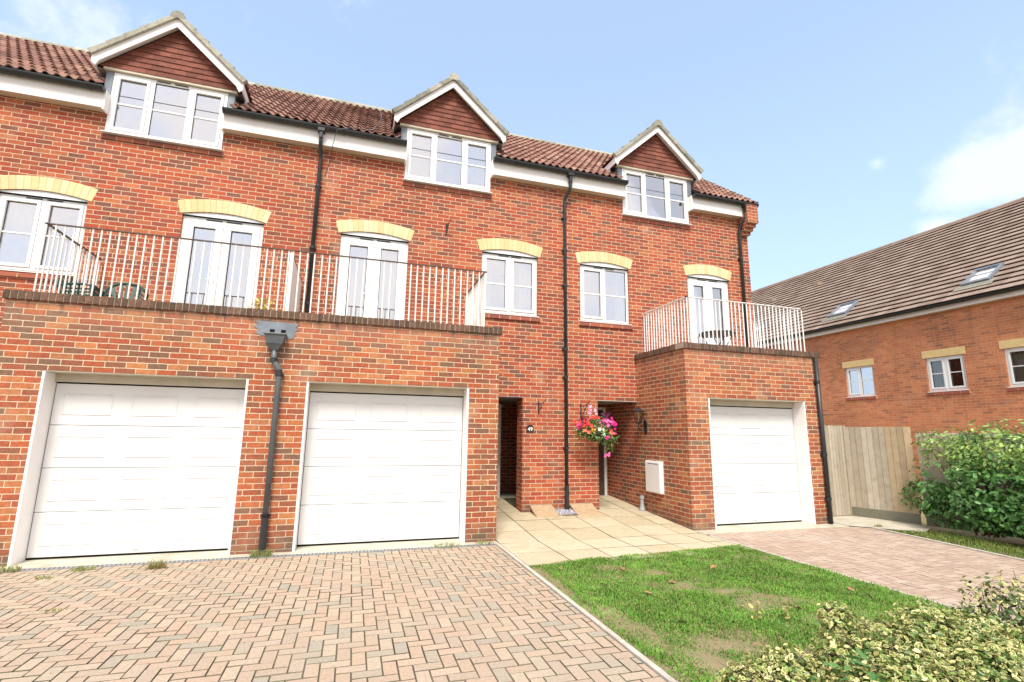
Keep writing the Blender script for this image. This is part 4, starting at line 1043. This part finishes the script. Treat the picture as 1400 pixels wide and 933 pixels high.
def blob_points(n, ells, shell=.35, seed=0):
    r = np.random.default_rng(seed); w = np.array([e[3]*e[4]*e[5] for e in ells])**.67; idx = r.choice(len(ells), n, p=w/w.sum())
    E = np.array(ells)[idx]; d = norm(r.normal(0, 1, (n, 3))); lump = 1+.13*np.sin(d[:, 0]*7+idx)*np.sin(d[:, 1]*6+idx*2)+.08*np.sin(d[:, 2]*13+d[:, 0]*9)
    rad = (1-shell*r.random(n)**1.6)*lump
    P = E[:, :3]+d*E[:, 3:6]*rad[:, None]; return P, norm(d/E[:, 3:6])
def stems(parent, base, tips, rad=.008, name='branch', mat=None):
    mb = MB()
    for tp in tips:
        b0 = Vector(base)+Vector((random.uniform(-.15, .15), random.uniform(-.15, .15), 0)); t_ = Vector(tp); mid = b0.lerp(t_, .5)+Vector((random.uniform(-.08, .08), random.uniform(-.08, .08), .05))
        mb.tube([b0, mid, t_], [rad, rad*.7, rad*.3], 5)
    return mb.build(name, mat or M['twig'], parent)
M['twig'] = plain('twig_bark', (.16, .11, .08), .9, .2, .3, 20)
# big hedge shrub by the fence
hg = thing('hedge', (10.0, 5.6, 0), 'large glossy green hedge in front of the fence and the orange brick house', 'hedge')
ell = [(10.15, 6.35, .95, .62, .55, .62), (10.05, 5.6, .85, .85, .8, .80), (10.1, 5.5, 1.35, .75, .8, .50), (10.2, 4.7, .9, .95, .8, .85), (10.2, 4.6, 1.30, .85, .7, .50), (10.3, 3.6, .85, .95, .9, .85), (10.3, 3.5, 1.2, .8, .8, .55), (10.25, 6.45, 1.45, .5, .45, .30), (10.0, 6.0, .4, .6, .7, .38), (9.9, 5.0, .4, .7, .9, .4), (10.1, 6.75, .55, .35, .35, .35)]
P, Nn = blob_points(17000, ell, .42, 3)
k = (P[:, 2] > .10) & ~((P[:, 1] > 6.15) & (P[:, 2] > .8) & (P[:, 2] < 1.42) & (rng.random(len(P)) < .72))
P, Nn = P[k], Nn[k]
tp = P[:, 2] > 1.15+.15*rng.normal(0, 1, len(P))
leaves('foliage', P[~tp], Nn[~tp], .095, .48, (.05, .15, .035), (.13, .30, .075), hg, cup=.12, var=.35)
leaves('upper_leaves', P[tp], Nn[tp], .085, .45, (.14, .27, .045), (.36, .48, .12), hg, cup=.12, var=.3)  # paler yellow-green leaves towards the top of the hedge
stems(hg, (10.15, 5.9, .0), [(10.1+random.uniform(-.5, .5), 5.7+random.uniform(-1, 1), random.uniform(.9, 1.6)) for _ in range(22)]+[(10.1, 6.5+random.uniform(-.2, .3), 1.4+.1*i) for i in range(4)], .016)
# variegated shrubs in the foreground
CRM = (.88, .76, .34)
def varieg(lab, ells, n, seed, base, c=((.08, .15, .03), (.26, .32, .07)), mg=CRM, size=.034):
    t_ = thing('variegated_shrub', base, lab, 'shrub', 'variegated shrubs in front of the lawn')
    P, Nn = blob_points(int(n*.85), ells, .3, seed); k = P[:, 2] > .02; leaves('foliage', P[k], Nn[k], size, .58, c[0], c[1], t_, margin=mg, cup=.12, up=.45, var=.3, droop=.1)
    P, Nn = blob_points(int(n*.8), [(e[0], e[1], e[2], e[3]*.96, e[4]*.96, e[5]*.95) for e in ells], .7, seed+20); k = P[:, 2] > .02; leaves('inner_foliage', P[k], Nn[k], size*1.1, .5, (.06, .14, .025), (.24, .34, .07), t_, cup=.15, up=.3, var=.4)
    tips = [(e[0]+random.uniform(-1, 1)*e[3]*.8, e[1]+random.uniform(-1, 1)*e[4]*.8, e[2]+e[5]*random.uniform(.6, 1.08)) for e in ells for _ in range(7)]
    stems(t_, base, tips, .006)
    return t_
varieg('low cream and yellow shrub nearest the left kerb, at the bottom edge of the photo', [(2.30, 2.66, .10, .18, .14, .16), (2.55, 2.62, .14, .20, .15, .20), (2.45, 2.45, .1, .25, .14, .14), (2.78, 2.50, .12, .2, .14, .16), (2.12, 2.58, .06, .10, .1, .12)], 4600, 1, (2.45, 2.55, 0))
varieg('widest cream and yellow shrub, in the middle of the foreground', [(2.95, 2.52, .20, .26, .2, .22), (3.05, 2.68, .36, .12, .12, .16), (3.2, 2.40, .22, .30, .22, .24), (3.00, 2.22, .18, .35, .2, .2), (3.30, 2.62, .26, .18, .16, .16), (2.75, 2.32, .12, .25, .2, .18)], 9500, 2, (3.05, 2.4, 0))
varieg('cream and yellow shrub beside the dark green bush, next to the pink driveway', [(3.52, 2.46, .36, .24, .2, .18), (3.75, 2.35, .24, .30, .25, .28), (3.55, 2.15, .2, .32, .22, .26), (3.95, 2.15, .2, .3, .25, .26), (3.40, 2.32, .2, .25, .2, .22)], 9500, 3, (3.65, 2.3, 0))
sh = thing('shrub', (4.2, 2.35, 0), 'taller dark green bush with few yellow edges at the right edge of the photo', 'shrub')
P, Nn = blob_points(4600, [(4.22, 2.42, .38, .26, .24, .30), (4.45, 2.25, .36, .3, .3, .32), (4.05, 2.55, .30, .10, .12, .16), (4.18, 2.2, .2, .28, .25, .25)], .5, 9)
k = P[:, 2] > .02; top = (rng.random(len(P)) < np.clip((P[:, 2]-.38)*2.2, .03, .6)); leaves('foliage', P[k & ~top], Nn[k & ~top], .036, .55, (.05, .10, .025), (.13, .20, .05), sh, cup=.15); leaves('pale_leaves', P[k & top], Nn[k & top], .036, .55, (.3, .32, .1), (.5, .45, .16), sh, margin=(.78, .68, .32))
stems(sh, (4.2, 2.35, 0), [(4.0+random.random()*.5, 2.2+random.random()*.4, .4+random.random()*.3) for _ in range(14)], .006)
# broad-leaved weed between the shrubs
wd = thing('weed', (2.72, 2.42, .3), 'broad green pointed weed leaves sticking out among the cream shrubs', 'weed')
P = np.array([[2.78+rng.normal(0, .06), 2.36+rng.normal(0, .05), .27+rng.normal(0, .04)] for _ in range(46)]); leaves('foliage', P, np.tile([0, -.3, 1.], (46, 1)), .13, .28, (.07, .2, .05), (.16, .32, .1), wd, cup=.05, droop=.2)
# two small yellow seedlings in the lawn
for x, y, l in ((3.42, 3.78, 'small yellow-leaved seedling in the lawn, nearer the left kerb'), (3.70, 3.72, 'small yellow-leaved seedling in the lawn, farther from the left kerb')):
    w_ = thing('seedling', (x, y, 0), l, 'plant', 'yellow seedlings in the lawn'); P = np.array([[x+rng.normal(0, .015), y+rng.normal(0, .015), .03+.13*i/16] for i in range(16)])
    leaves('foliage', P, rng.normal(0, 1, (16, 3)), .05, .5, (.4, .38, .12), (.62, .5, .2), w_); s_ = MB(); s_.tube([(x, y, 0), (x+.005, y, .16)], .003, 5); s_.build('stem', M['twig'], w_)

# ------------------------------------------------------------------ fence and gate
FM = {}
def fmat(name, stops): FM[name] = rnd_mat(name, stops, .9, .15, 8, .14, .5, ((.22, .17, .11), 3.2, .6, .75, .6)); return FM[name]
fg = fmat('grey_fence_board', [(0, (.38, .33, .25)), (.5, (.46, .40, .31)), (1, (.52, .46, .37))])
fw = fmat('warm_fence_board', [(0, (.36, .28, .18)), (.5, (.44, .34, .22)), (1, (.50, .38, .24))])
fd_ = fmat('dark_fence_board', [(0, (.13, .13, .10)), (.5, (.17, .17, .13)), (1, (.21, .2, .15))])
def board_run(name, p, q, z0, z1, bw, mats, lab, grav=None, cat='fence panel', group='wooden fence panels', side=1, topvar=.0):
    p, q = Vector((*p, 0)), Vector((*q, 0)); d = (q-p); L = d.length; d.normalize(); n = Vector((d.y, -d.x, 0))*side
    t_ = thing(name, p.lerp(q, .5), lab, cat, group)
    mb = MB(); k = int(round(L/bw)); s = L/k
    for i in range(k):
        mb.m = min(len(mats)-1, int(len(mats)*(i+.5)/k+random.uniform(-.3, .3))) if len(mats) > 1 else 0
        mb.m = max(0, mb.m); a, b = p+d*(i*s+.001), p+d*((i+1)*s+.012); zt = z1+random.uniform(-.004, .004)+topvar*i
        A = [a+n*.010, b+n*.004, b-n*.004, a-n*.006]   # feather edge
        A = [p_+Vector((0,0,z0)) for p_ in (a+n*.018, b+n*.008+Vector((0,0,0)), b-n*.0, a-n*.0)]
        B = [Vector((v.x, v.y, zt)) for v in A]
        if side < 0: A, B = A[::-1], B[::-1]
        mb.hexa(A, B)
    mb.build('boards', mats, t_, bevel=.002)
    r = MB()
    for z in (z0+.25, (z0+z1)/2, z1-.25):
        a, b = p-n*.045, q-n*.045; r.hexa([a+Vector((0,0,z)), b+Vector((0,0,z)), b+n*.043+Vector((0,0,z)), a+n*.043+Vector((0,0,z))], [a+Vector((0,0,z+.07)), b+Vector((0,0,z+.07)), b+n*.043+Vector((0,0,z+.07)), a+n*.043+Vector((0,0,z+.07))])
    r.build('rail', mats[0], t_)
    if grav:
        g_ = MB(); a, b = p+n*.026, q+n*.026; g_.hexa([a-n*.03, b-n*.03, b, a], [v+Vector((0,0,grav)) for v in (a-n*.03, b-n*.03, b, a)]); g_.build('gravel_board', FM['dark_fence_board'], t_, bevel=.003)
    return t_
random.seed(21)
board_run('side_gate', (8.64, 8.02), (9.735, 8.02), .02, 1.80, .078, [fg], 'pale grey narrow-board side gate beside the right garage wall', cat='gate', group=None)
board_run('fence_panel', (9.77, 8.0), (10.10, 6.92), .17, 1.775, .105, [fg, fg, fw], 'weathered wood fence panel between the side gate and the hedge', grav=.19)
board_run('fence_panel', (10.16, 6.86), (10.62, 5.1), .05, 1.67, .105, [fg, fd_], 'lower grey fence panel just behind the left end of the hedge', grav=.19)
board_run('fence_panel', (10.66, 5.05), (11.1, 3.3), .05, 1.60, .105, [fd_], 'dark fence panel hidden behind the middle of the hedge', grav=.19)
pt = MB(); pt.box(9.738, 9.80, 7.985, 8.06, 0, 1.80); o = pt.build('gate_post', fg, bevel=.004); tag(o, 'square grey wooden post between the side gate and the fence panel', 'post')

# ------------------------------------------------------------------ small things on the walls
# hanging basket bracket
def bracket(x, z, lab, arm=.26, hgt=.36, wide=.0, y=Ym, sx=.06):
    t_ = thing('hanging_bracket', (x, y, z), lab, 'bracket', 'iron wall brackets')
    m = MB(); m.box(x-.012, x+.012, y-.008, y-.001, z-hgt, z); m.build('back_plate', M['iron'], t_)
    a = MB(); a.tube([(x, y-.008, z-.06), (x+sx*.4, y-arm*.6, z-.04), (x+sx, y-arm, z-.0), (x+sx, y-arm-.03, z+.025), (x+sx, y-arm-.02, z+.05)], .007, 6); a.tube([(x, y-.008, z-hgt+.04), (x+sx*.3, y-arm*.35, z-hgt*.55), (x+sx*.7, y-arm*.75, z-.04)], .006, 6)
    a.tube([(x+sx*.4, y-arm*.35, z-.12+.04*math.sin(q)) if False else (x+sx*.35, y-arm*.4+.035*math.cos(q), z-.10+.035*math.sin(q)) for q in [i*.6 for i in range(10)]], .005, 5)
    a.build('arm', M['iron'], t_); return t_
bracket(4.24, 2.15, 'black iron bracket holding the flower basket beside the right doorway')
bracket(3.36, 2.16, 'empty black iron bracket above the number plaque by the middle doorway', .2, .24)
bracket(1.46, 5.50, 'black iron hook high on the brick wall under the middle dormer', .16, .25, sx=.05)
hb = thing('hanging_basket', (4.40, 8.66, 1.5), 'hanging basket of pink, magenta and red flowers by the right doorway', 'flower basket')
bm = MB(); bm.lathe((4.38, 8.68, 1.54), [(.02, -.11), (.08, -.095), (.14, -.04), (.165, .03), (.17, .05), (.155, .05), (.13, .03), (.02, .02)], 20); bm.build('basket', plain('dark_coir', (.07, .05, .035), .95, .1, .4, 40, bumpn=.6), hb)
ch = MB()
for q in (0, 2.1, 4.2): ch.tube([(4.38+.18*math.cos(q), 8.68+.18*math.sin(q), 1.54), (4.31, 8.74, 2.13)], .003, 5)
ch.build('chain', M['iron'], hb)
P, Nn = blob_points(1500, [(4.36, 8.58, 1.52, .26, .12, .10), (4.38, 8.66, 1.64, .33, .24, .20), (4.42, 8.64, 1.78, .2, .16, .14), (4.62, 8.62, 1.50, .16, .14, .22), (4.66, 8.62, 1.34, .07, .07, .16), (4.08, 8.66, 1.60, .14, .14, .14)], .7, 5)
leaves('foliage', P, Nn, .05, .5, (.07, .16, .03), (.20, .32, .08), hb, cup=.1)
fcol = {'magenta': (.66, .02, .22), 'pink': (.85, .16, .42), 'red': (.72, .06, .05), 'coral': (.80, .16, .10), 'white': (.85, .83, .80), 'plum': (.10, .01, .05), 'yellow': (.8, .5, .08), 'palepink': (.86, .40, .50)}
prot = {}
def flower(cn, p, s, nrm):
    if cn not in prot:
        m = MB(); n = 15; vs = [(0, 0, -.012)]; 
        for ring_i, (rr, z) in enumerate(((.012, .0), (.026, .010), (.034, .008))):
            for k in range(n): 
                q = 2*math.pi*k/n; lob = 1+(.13 if ring_i else 0)*math.cos(5*q)
                vs.append((rr*lob*math.cos(q), rr*lob*math.sin(q), z+.003*math.cos(5*q+1)))
        fs = [(0, 1+(k+1) % n, 1+k) for k in range(n)][::-1]
        for r_ in range(2): fs += [(1+r_*n+k, 1+r_*n+(k+1) % n, 1+(r_+1)*n+(k+1) % n, 1+(r_+1)*n+k) for k in range(n)]
        m.fs(vs, fs); mt = plain('petal_'+cn, fcol[cn], .6, .3, .12, 40); o = m.build('flower', mt, hb, smooth=True); prot[cn] = o; o['b'] = 1
    else: o = prot[cn].copy(); col.objects.link(o)
    o.location = Vector(p)-hb.location; o.rotation_euler = Vector(nrm).to_track_quat('Z', 'Y').to_euler(); o.scale = (s, s, s)
    if 'b' in o: del o['b']
def cluster(cn, cx, cz, sx, sz, n, y=8.50, s=(.8, 1.25)):
    s = (s[0]*.8, s[1]*.8)
    for _ in range(int(n*1.35)):
        x, z = cx+random.gauss(0, sx), cz+random.gauss(0, sz); yy = y+random.uniform(-.06, .06)+abs(x-4.38)*.15
        flower(cn, (x, yy, z), random.uniform(*s), (random.uniform(-.9, .4), -1, random.uniform(-.2, .8)))
random.seed(5)
cluster('red', 4.10, 1.76, .075, .05, 16); cluster('coral', 4.17, 1.68, .10, .05, 9); cluster('red', 4.30, 1.86, .06, .03, 6); cluster('palepink', 4.26, 1.96, .05, .04, 8, 8.56)
cluster('magenta', 3.98, 1.70, .03, .04, 4); cluster('plum', 4.00, 1.80, .06, .03, 4); cluster('pink', 4.52, 1.76, .06, .05, 12); cluster('magenta', 4.72, 1.72, .03, .09, 10); cluster('plum', 4.52, 1.92, .08, .03, 6)
cluster('white', 4.42, 1.60, .05, .03, 6); cluster('yellow', 4.24, 1.64, .05, .03, 5, s=(.5, .8)); cluster('magenta', 4.56, 1.50, .02, .02, 2); cluster('magenta', 4.68, 1.38, .01, .01, 2); cluster('pink', 4.56, 1.22, .02, .03, 3); cluster('coral', 4.66, 1.60, .04, .03, 4)
# lantern on the side wall of the right garage
ln = thing('wall_lantern', (CL, 8.72, 1.9), 'black four-sided coach lantern on the side wall of the right garage', 'wall lamp')
m = MB(); m.prismx([(8.66, 1.62), (8.70, 1.56), (8.74, 1.62), (8.755, 1.80), (8.70, 1.90), (8.645, 1.80)], CL-.02, CL-.001); m.build('back_plate', M['black'], ln, bevel=.004)
m = MB(); m.tube([(CL-.015, 8.70, 1.66), (CL-.09, 8.70, 1.63), (CL-.16, 8.70, 1.70), (CL-.165, 8.70, 1.775)], .011, 8); m.build('arm', M['black'], ln, smooth=True)
def sq(m, cx, cy, z0, w0, z1, w1): m.hexa([(cx-w0, cy-w0, z0), (cx+w0, cy-w0, z0), (cx+w0, cy+w0, z0), (cx-w0, cy+w0, z0)], [(cx-w1, cy-w1, z1), (cx+w1, cy-w1, z1), (cx+w1, cy+w1, z1), (cx-w1, cy+w1, z1)])
lx, ly = CL-.165, 8.70
m = MB(); sq(m, lx, ly, 1.77, .03, 1.80, .045); sq(m, lx, ly, 2.0, .095, 2.015, .10); sq(m, lx, ly, 2.0155, .088, 2.07, .03); sq(m, lx, ly, 2.0705, .022, 2.10, .018); m.build('lamp_cap', M['black'], ln, bevel=.003)
m = MB()
for a, b in ((-1,-1), (1,-1), (1,1), (-1,1)): m.tube([(lx+a*.043, ly+b*.043, 1.80), (lx+a*.082, ly+b*.082, 2.0)], .006, 5)
m.build('frame', M['black'], ln)
m = MB(); sq(m, lx, ly, 1.801, .040, 1.999, .078); m.build('lamp_glass', glass_mat('lamp_glass', .12, (.92, .9, .8)), ln)
m = MB(); m.tube([(lx, ly, 1.80), (lx, ly, 1.88)], .014, 8); m.tube([(lx, ly, 1.88), (lx, ly, 1.91), (lx, ly, 1.95)], [.016, .026, .008], 10); m.build('bulb', M['white'], ln, smooth=True)
# gas meter box
mbx = thing('meter_box', (CL, 8.41, .8), 'white plastic meter box on the side wall of the right garage', 'meter box')
m = MB(); m.box(CL-.07, CL-.001, 8.16, 8.67, .50, 1.08); m.build('box', M['white'], mbx, bevel=.012)
m = MB(); m.box(CL-.082, CL-.0705, 8.18, 8.65, .52, 1.055); m.build('door', M['white'], mbx, bevel=.006)
m = MB(); m.box(CL-.084, CL-.0825, 8.22, 8.55, 1.025, 1.035); m.build('slot', M['rubber'], mbx)
vp = thing('vent_pipe', (CL-.08, 8.72, .12), 'short grey plastic pipe standing at the foot of the wall below the meter box', 'pipe')
m = MB(); m.lathe((CL-.08, 8.80, .10), [(.06, 0), (.062, .05), (.045, .10), (.035, .16), (.034, .24), (.045, .245), (.045, .30), (.03, .305), (.0, .305)], 14); m.build('pipe', plain('grey_pipe', (.33, .34, .34), .5, .4, .1), vp, smooth=False)
# number plaque
npq = thing('house_number', (3.19, Ym, 1.65), 'small black arched plaque with the white number 49 by the middle doorway', 'sign')
m = MB(); w_ = .068; poly = [(3.19-w_, 1.585), (3.19+w_, 1.585), (3.19+w_, 1.665)]+[(3.19+w_*math.cos(q), 1.665+.055*math.sin(q)) for q in [math.pi*i/12 for i in range(1, 12)]]+[(3.19-w_, 1.665)]
m.prism(poly, Ym-.014, Ym-.001); m.build('plaque', M['iron'], npq, bevel=.003)
tc = bpy.data.curves.new('digits', 'FONT'); tc.body = '49'; tc.size = .098; tc.extrude = .002; tc.align_x = 'CENTER'; tc.offset = .0015
to = bpy.data.objects.new('digits_tmp', tc); col.objects.link(to); dg_ = bpy.context.evaluated_depsgraph_get(); me = bpy.data.meshes.new_from_object(to.evaluated_get(dg_)); bpy.data.objects.remove(to)
me.transform(Matrix.Translation((3.19, Ym-.0165, 1.605)) @ Matrix.Rotation(R(90), 4, 'X')); me.materials.clear(); me.materials.append(M['white']); o = link('number', me, npq)
# leaning concrete covers and gravel at the wall foot
def lean(x0, x1, lab, skew=0.):
    t_ = MB(); a = [(x0, 8.56, .10), (x1, 8.56, .10), (x1+skew, 8.97, .27), (x0+skew, 8.97, .27)]; th = .045
    t_.hexa([(p[0], p[1]+.02, p[2]-th) for p in a], a); o = t_.build('concrete_slab', M['ramp'], bevel=.006); tag(o, lab, 'slab', 'concrete slabs at the wall foot'); return o
lean(3.19, 3.62, 'tan concrete slab leaning on the wall foot left of the tall black downpipe', .0)
lean(3.98, 4.44, 'tan concrete slab leaning on the wall foot right of the tall black downpipe', .0)
gs = MB(); random.seed(9)
for _ in range(420):
    x, y = random.uniform(3.64, 4.00), random.uniform(8.62, 8.98); z = zp(y)+.03+random.uniform(-.01, .02); r = random.uniform(.008, .018)
    q = [Vector((random.uniform(.7, 1.1)*r*a, random.uniform(.7, 1.1)*r*b, random.uniform(.6, 1)*r*c)) for a, b, c in ((1,0,0),(0,1,0),(-1,0,0),(0,-1,0),(0,0,1),(0,0,-1))]
    gs.fs([Vector((x, y, z))+v for v in q], [(0,1,4),(1,2,4),(2,3,4),(3,0,4),(1,0,5),(2,1,5),(3,2,5),(0,3,5)])
o = gs.build('gravel', rnd_mat('slate_chippings', [(0, (.28, .27, .33)), (.5, (.42, .41, .48)), (1, (.62, .60, .64))], .7, .3)); tag(o, 'grey-lilac gravel around the foot of the tall black downpipe', 'gravel', kind='stuff')
# ------------------------------------------------------------------ balcony furniture
gp = plain('dark_green_plastic', (.022, .07, .05), .35, .5, .12, 5)
def chair(x, y, rz, lab):
    t_ = bpy.data.objects.new('garden_chair', None); t_.location = (x, y, 2.851); t_.rotation_euler = (0, 0, rz); col.objects.link(t_); tag(t_, lab, 'chair', 'green plastic chairs on the left balcony')
    def part(nm, mb_, b=.004): o = mb_.build(nm, gp, None, bevel=b); o.parent = t_; return o
    s = MB(); s.hexa([(-.23,-.22,.40), (.23,-.22,.40), (.21,.22,.38), (-.21,.22,.38)], [(-.23,-.22,.425), (.23,-.22,.425), (.21,.22,.405), (-.21,.22,.405)]); part('seat', s)
    for a, b in ((-1,-1), (1,-1), (1,1), (-1,1)):
        l = MB(); l.hexa([(a*.26-.02, b*.25-.02, 0), (a*.26+.02, b*.25-.02, 0), (a*.26+.02, b*.25+.02, 0), (a*.26-.02, b*.25+.02, 0)], [(a*.225-.02, b*.205-.02, .40), (a*.225+.02, b*.205-.02, .40), (a*.225+.02, b*.205+.02, .40), (a*.225-.02, b*.205+.02, .40)]); part('leg', l)
    bk = MB(); n = 16                                # hooped top with fan slats
    def top(i): q = math.pi*i/n; return Vector((-.25*math.cos(q), .24+.06*math.sin(q), .60+.19*math.sin(q)))
    bk.tube([Vector((-.23, .2, .42))]+[top(i) for i in range(n+1)]+[Vector((.23, .2, .42))], .022, 6)
    for i in range(-2, 3): bk.hexa([(i*.045-.018, .205, .41), (i*.045+.018, .205, .41), (i*.045+.018, .215, .41), (i*.045-.018, .215, .41)], [(i*.09-.026, .275, .775-abs(i)*.022), (i*.09+.026, .275, .775-abs(i)*.022), (i*.09+.026, .285, .775-abs(i)*.022), (i*.09-.026, .285, .775-abs(i)*.022)])
    part('backrest', bk, .002)
    for a in (-1, 1):
        r = MB(); r.tube([(a*.255, .24, .60), (a*.29, .10, .62), (a*.29, -.12, .63), (a*.275, -.22, .60), (a*.24, -.22, .42)], .018, 6); 
        for j in range(3): r.box(min(a*.25, a*.262), max(a*.25, a*.262), -.2, .2, .47+j*.045, .49+j*.045)
        part('armrest', r, .002)
    return t_
chair(-3.24, 8.15, R(6), 'green plastic garden chair with fan back, the one facing the camera on the left balcony')
chair(-3.66, 8.30, R(80), 'green plastic garden chair turned sideways near the side rail of the left balcony')
bt = thing('bistro_table', (6.90, 8.2, 2.85), 'small round folding table on the right balcony before the french door', 'table')
m = MB(); m.lathe((6.90, 8.2, 3.575), [(.0, 0), (.34, 0), (.345, .012), (.34, .03), (.0, .032)], 28); m.build('tabletop', plain('grey_table_top', (.30, .31, .30), .35, .5, .1, 6), bt)
m = MB(); m.lathe((6.90, 8.2, 3.55), [(.33, .015), (.35, .015), (.35, .042), (.33, .024)], 28); m.build('rim', M['iron'], bt)
for s in (-1, 1):
    for t2 in (-1, 1): m = MB(); m.tube([(6.90+s*.27, 8.2+t2*.13, 3.57), (6.90+s*.02, 8.2+t2*.13, 3.22), (6.90-s*.25, 8.2+t2*.13, 2.852)], .009, 6); m.build('leg', M['iron'], bt)
def pot(x, y, r, h, lab, leafc, n, size, spread, hh):
    t_ = thing('potted_plant', (x, y, 2.851), lab, 'plant', 'potted plants on the left balconies')
    m = MB(); m.lathe((x, y, 2.851), [(r*.7, 0), (r*.95, h*.85), (r*1.05, h*.86), (r*1.05, h), (r*.9, h), (r*.85, h*.9), (0, h*.9)], 16); m.build('pot', plain('terracotta', (.38, .15, .08), .8, .2, .15), t_)
    P, Nn = blob_points(n, [(x, y, 2.85+h+hh*.4, spread, spread, hh*.55)], .8, 4); leaves('foliage', P, Nn, size, .42, *leafc, t_, cup=.1)
pot(-1.40, 8.1, .16, .32, 'potted plant with yellow leaves beside the white privacy screen', ((.45, .38, .08), (.70, .55, .16)), 170, .09, .2, .42)
pot(-3.92, 8.35, .13, .28, 'small potted plant with green and cream leaves at the left end of the balcony', ((.2, .3, .1), (.6, .6, .3)), 90, .09, .14, .36)
# ================================================================== CAMERA, LIGHT, SKY
cam = bpy.data.cameras.new('camera'); cam.sensor_width = 36; cam.lens = 682.65/1400*36; cam.clip_end = 1500; cam.clip_start = .05
co = bpy.data.objects.new('camera', cam); col.objects.link(co)
r3 = (0.95367415, -0.30053096, 0.0136658); u3 = (-0.0668869, -0.16752596, 0.98359605); f3 = (0.29331169, 0.93894419, 0.17986678)
co.matrix_world = Matrix(((r3[0], u3[0], -f3[0], 0), (r3[1], u3[1], -f3[1], 0), (r3[2], u3[2], -f3[2], 1.574), (0, 0, 0, 1)))
scene.camera = co
SE, SA = R(54), R(198)      # sun elevation, azimuth (clockwise from +y)
sd = Vector((math.sin(SA)*math.cos(SE), math.cos(SA)*math.cos(SE), math.sin(SE)))
sun = bpy.data.lights.new('sun', 'SUN'); sun.energy = 2.4; sun.angle = R(20); sun.color = (1, .94, .85)
sl_ = bpy.data.objects.new('sun', sun); col.objects.link(sl_); sl_.rotation_euler = (-sd).to_track_quat('-Z', 'Y').to_euler()
w = bpy.data.worlds.new('World'); scene.world = w; w.use_nodes = True; nt = w.node_tree; t = NT(nt)
bg = nt.nodes['Background']; sky = t.n('ShaderNodeTexSky', sky_type='NISHITA'); sky.sun_disc = False; sky.sun_elevation = SE; sky.sun_rotation = SA; sky.air_density = 1.0; sky.dust_density = 1.2; sky.ozone_density = 1.5; sky.altitude = 0
tcn = t.n('ShaderNodeTexCoord'); D = tcn.outputs['Generated']
def cloud(dirv, r, sq_=(1, 1, 1)):
    v = t.n('ShaderNodeVectorMath', operation='SUBTRACT'); t.l(D, v.inputs[0]); v.inputs[1].default_value = dirv
    s = t.n('ShaderNodeVectorMath', operation='MULTIPLY'); t.l(v.outputs[0], s.inputs[0]); s.inputs[1].default_value = sq_
    l = t.n('ShaderNodeVectorMath', operation='LENGTH'); t.l(s.outputs[0], l.inputs[0]); return t.mapr(l.outputs['Value'], 0, r, 1, 0)
by = t.n('ShaderNodeSeparateXYZ'); t.l(D, by.inputs[0])
cn = t.noise(6.5, 8, .62, D); 
cl_ = None
for dv, r, s_ in (((-.425, .734, .53), .24, (1, 1, 1.6)), ((.845, .39, .38), .12, (1, 1, 1.7)), ((.75, .511, .42), .035, (1, 1, 1.3)), ((.827, .438, .353), .09, (1, 1, 2)), ((.818, .484, .311), .06, (1, 1, 2))):
    c_ = cloud(dv, r, s_); cl_ = c_ if cl_ is None else t.math('MAXIMUM', cl_, c_)
f = t.mapr(t.math('ADD', cl_, t.math('MULTIPLY', t.math('SUBTRACT', cn, .5), 2.8)), .25, 1.05, smooth=True)
gen = t.mapr(cn, .36, .58, smooth=True)       # unseen cloud cover behind the camera, added to whiten window reflections
back = t.mapr(t.math('MULTIPLY_ADD', by.outputs[0], .31, t.math('MULTIPLY', by.outputs[1], .95)), .38, -.05)
f = t.math('MAXIMUM', t.math('MULTIPLY', f, .5), t.math('MULTIPLY', back, t.math('MULTIPLY_ADD', gen, .45, .5)))
hz = t.mapr(by.outputs[2], .62, .1, .38, .56)
haze = t.mix(hz, sky.outputs[0], (6.1, 8.0, 10.9))
cc_ = t.mix(back, (7.6, 7.7, 7.9), (8.2, 8.0, 8.1)); c = t.mix(f, haze, cc_)
t.l(c, bg.inputs[0]); bg.inputs[1].default_value = .088
vs = scene.view_settings; vs.view_transform = 'Standard'; vs.look = 'None'; vs.exposure = .98; vs.gamma = 1; vs.use_curve_mapping = False
scene.cycles.max_bounces = 8; scene.cycles.transparent_max_bounces = 12
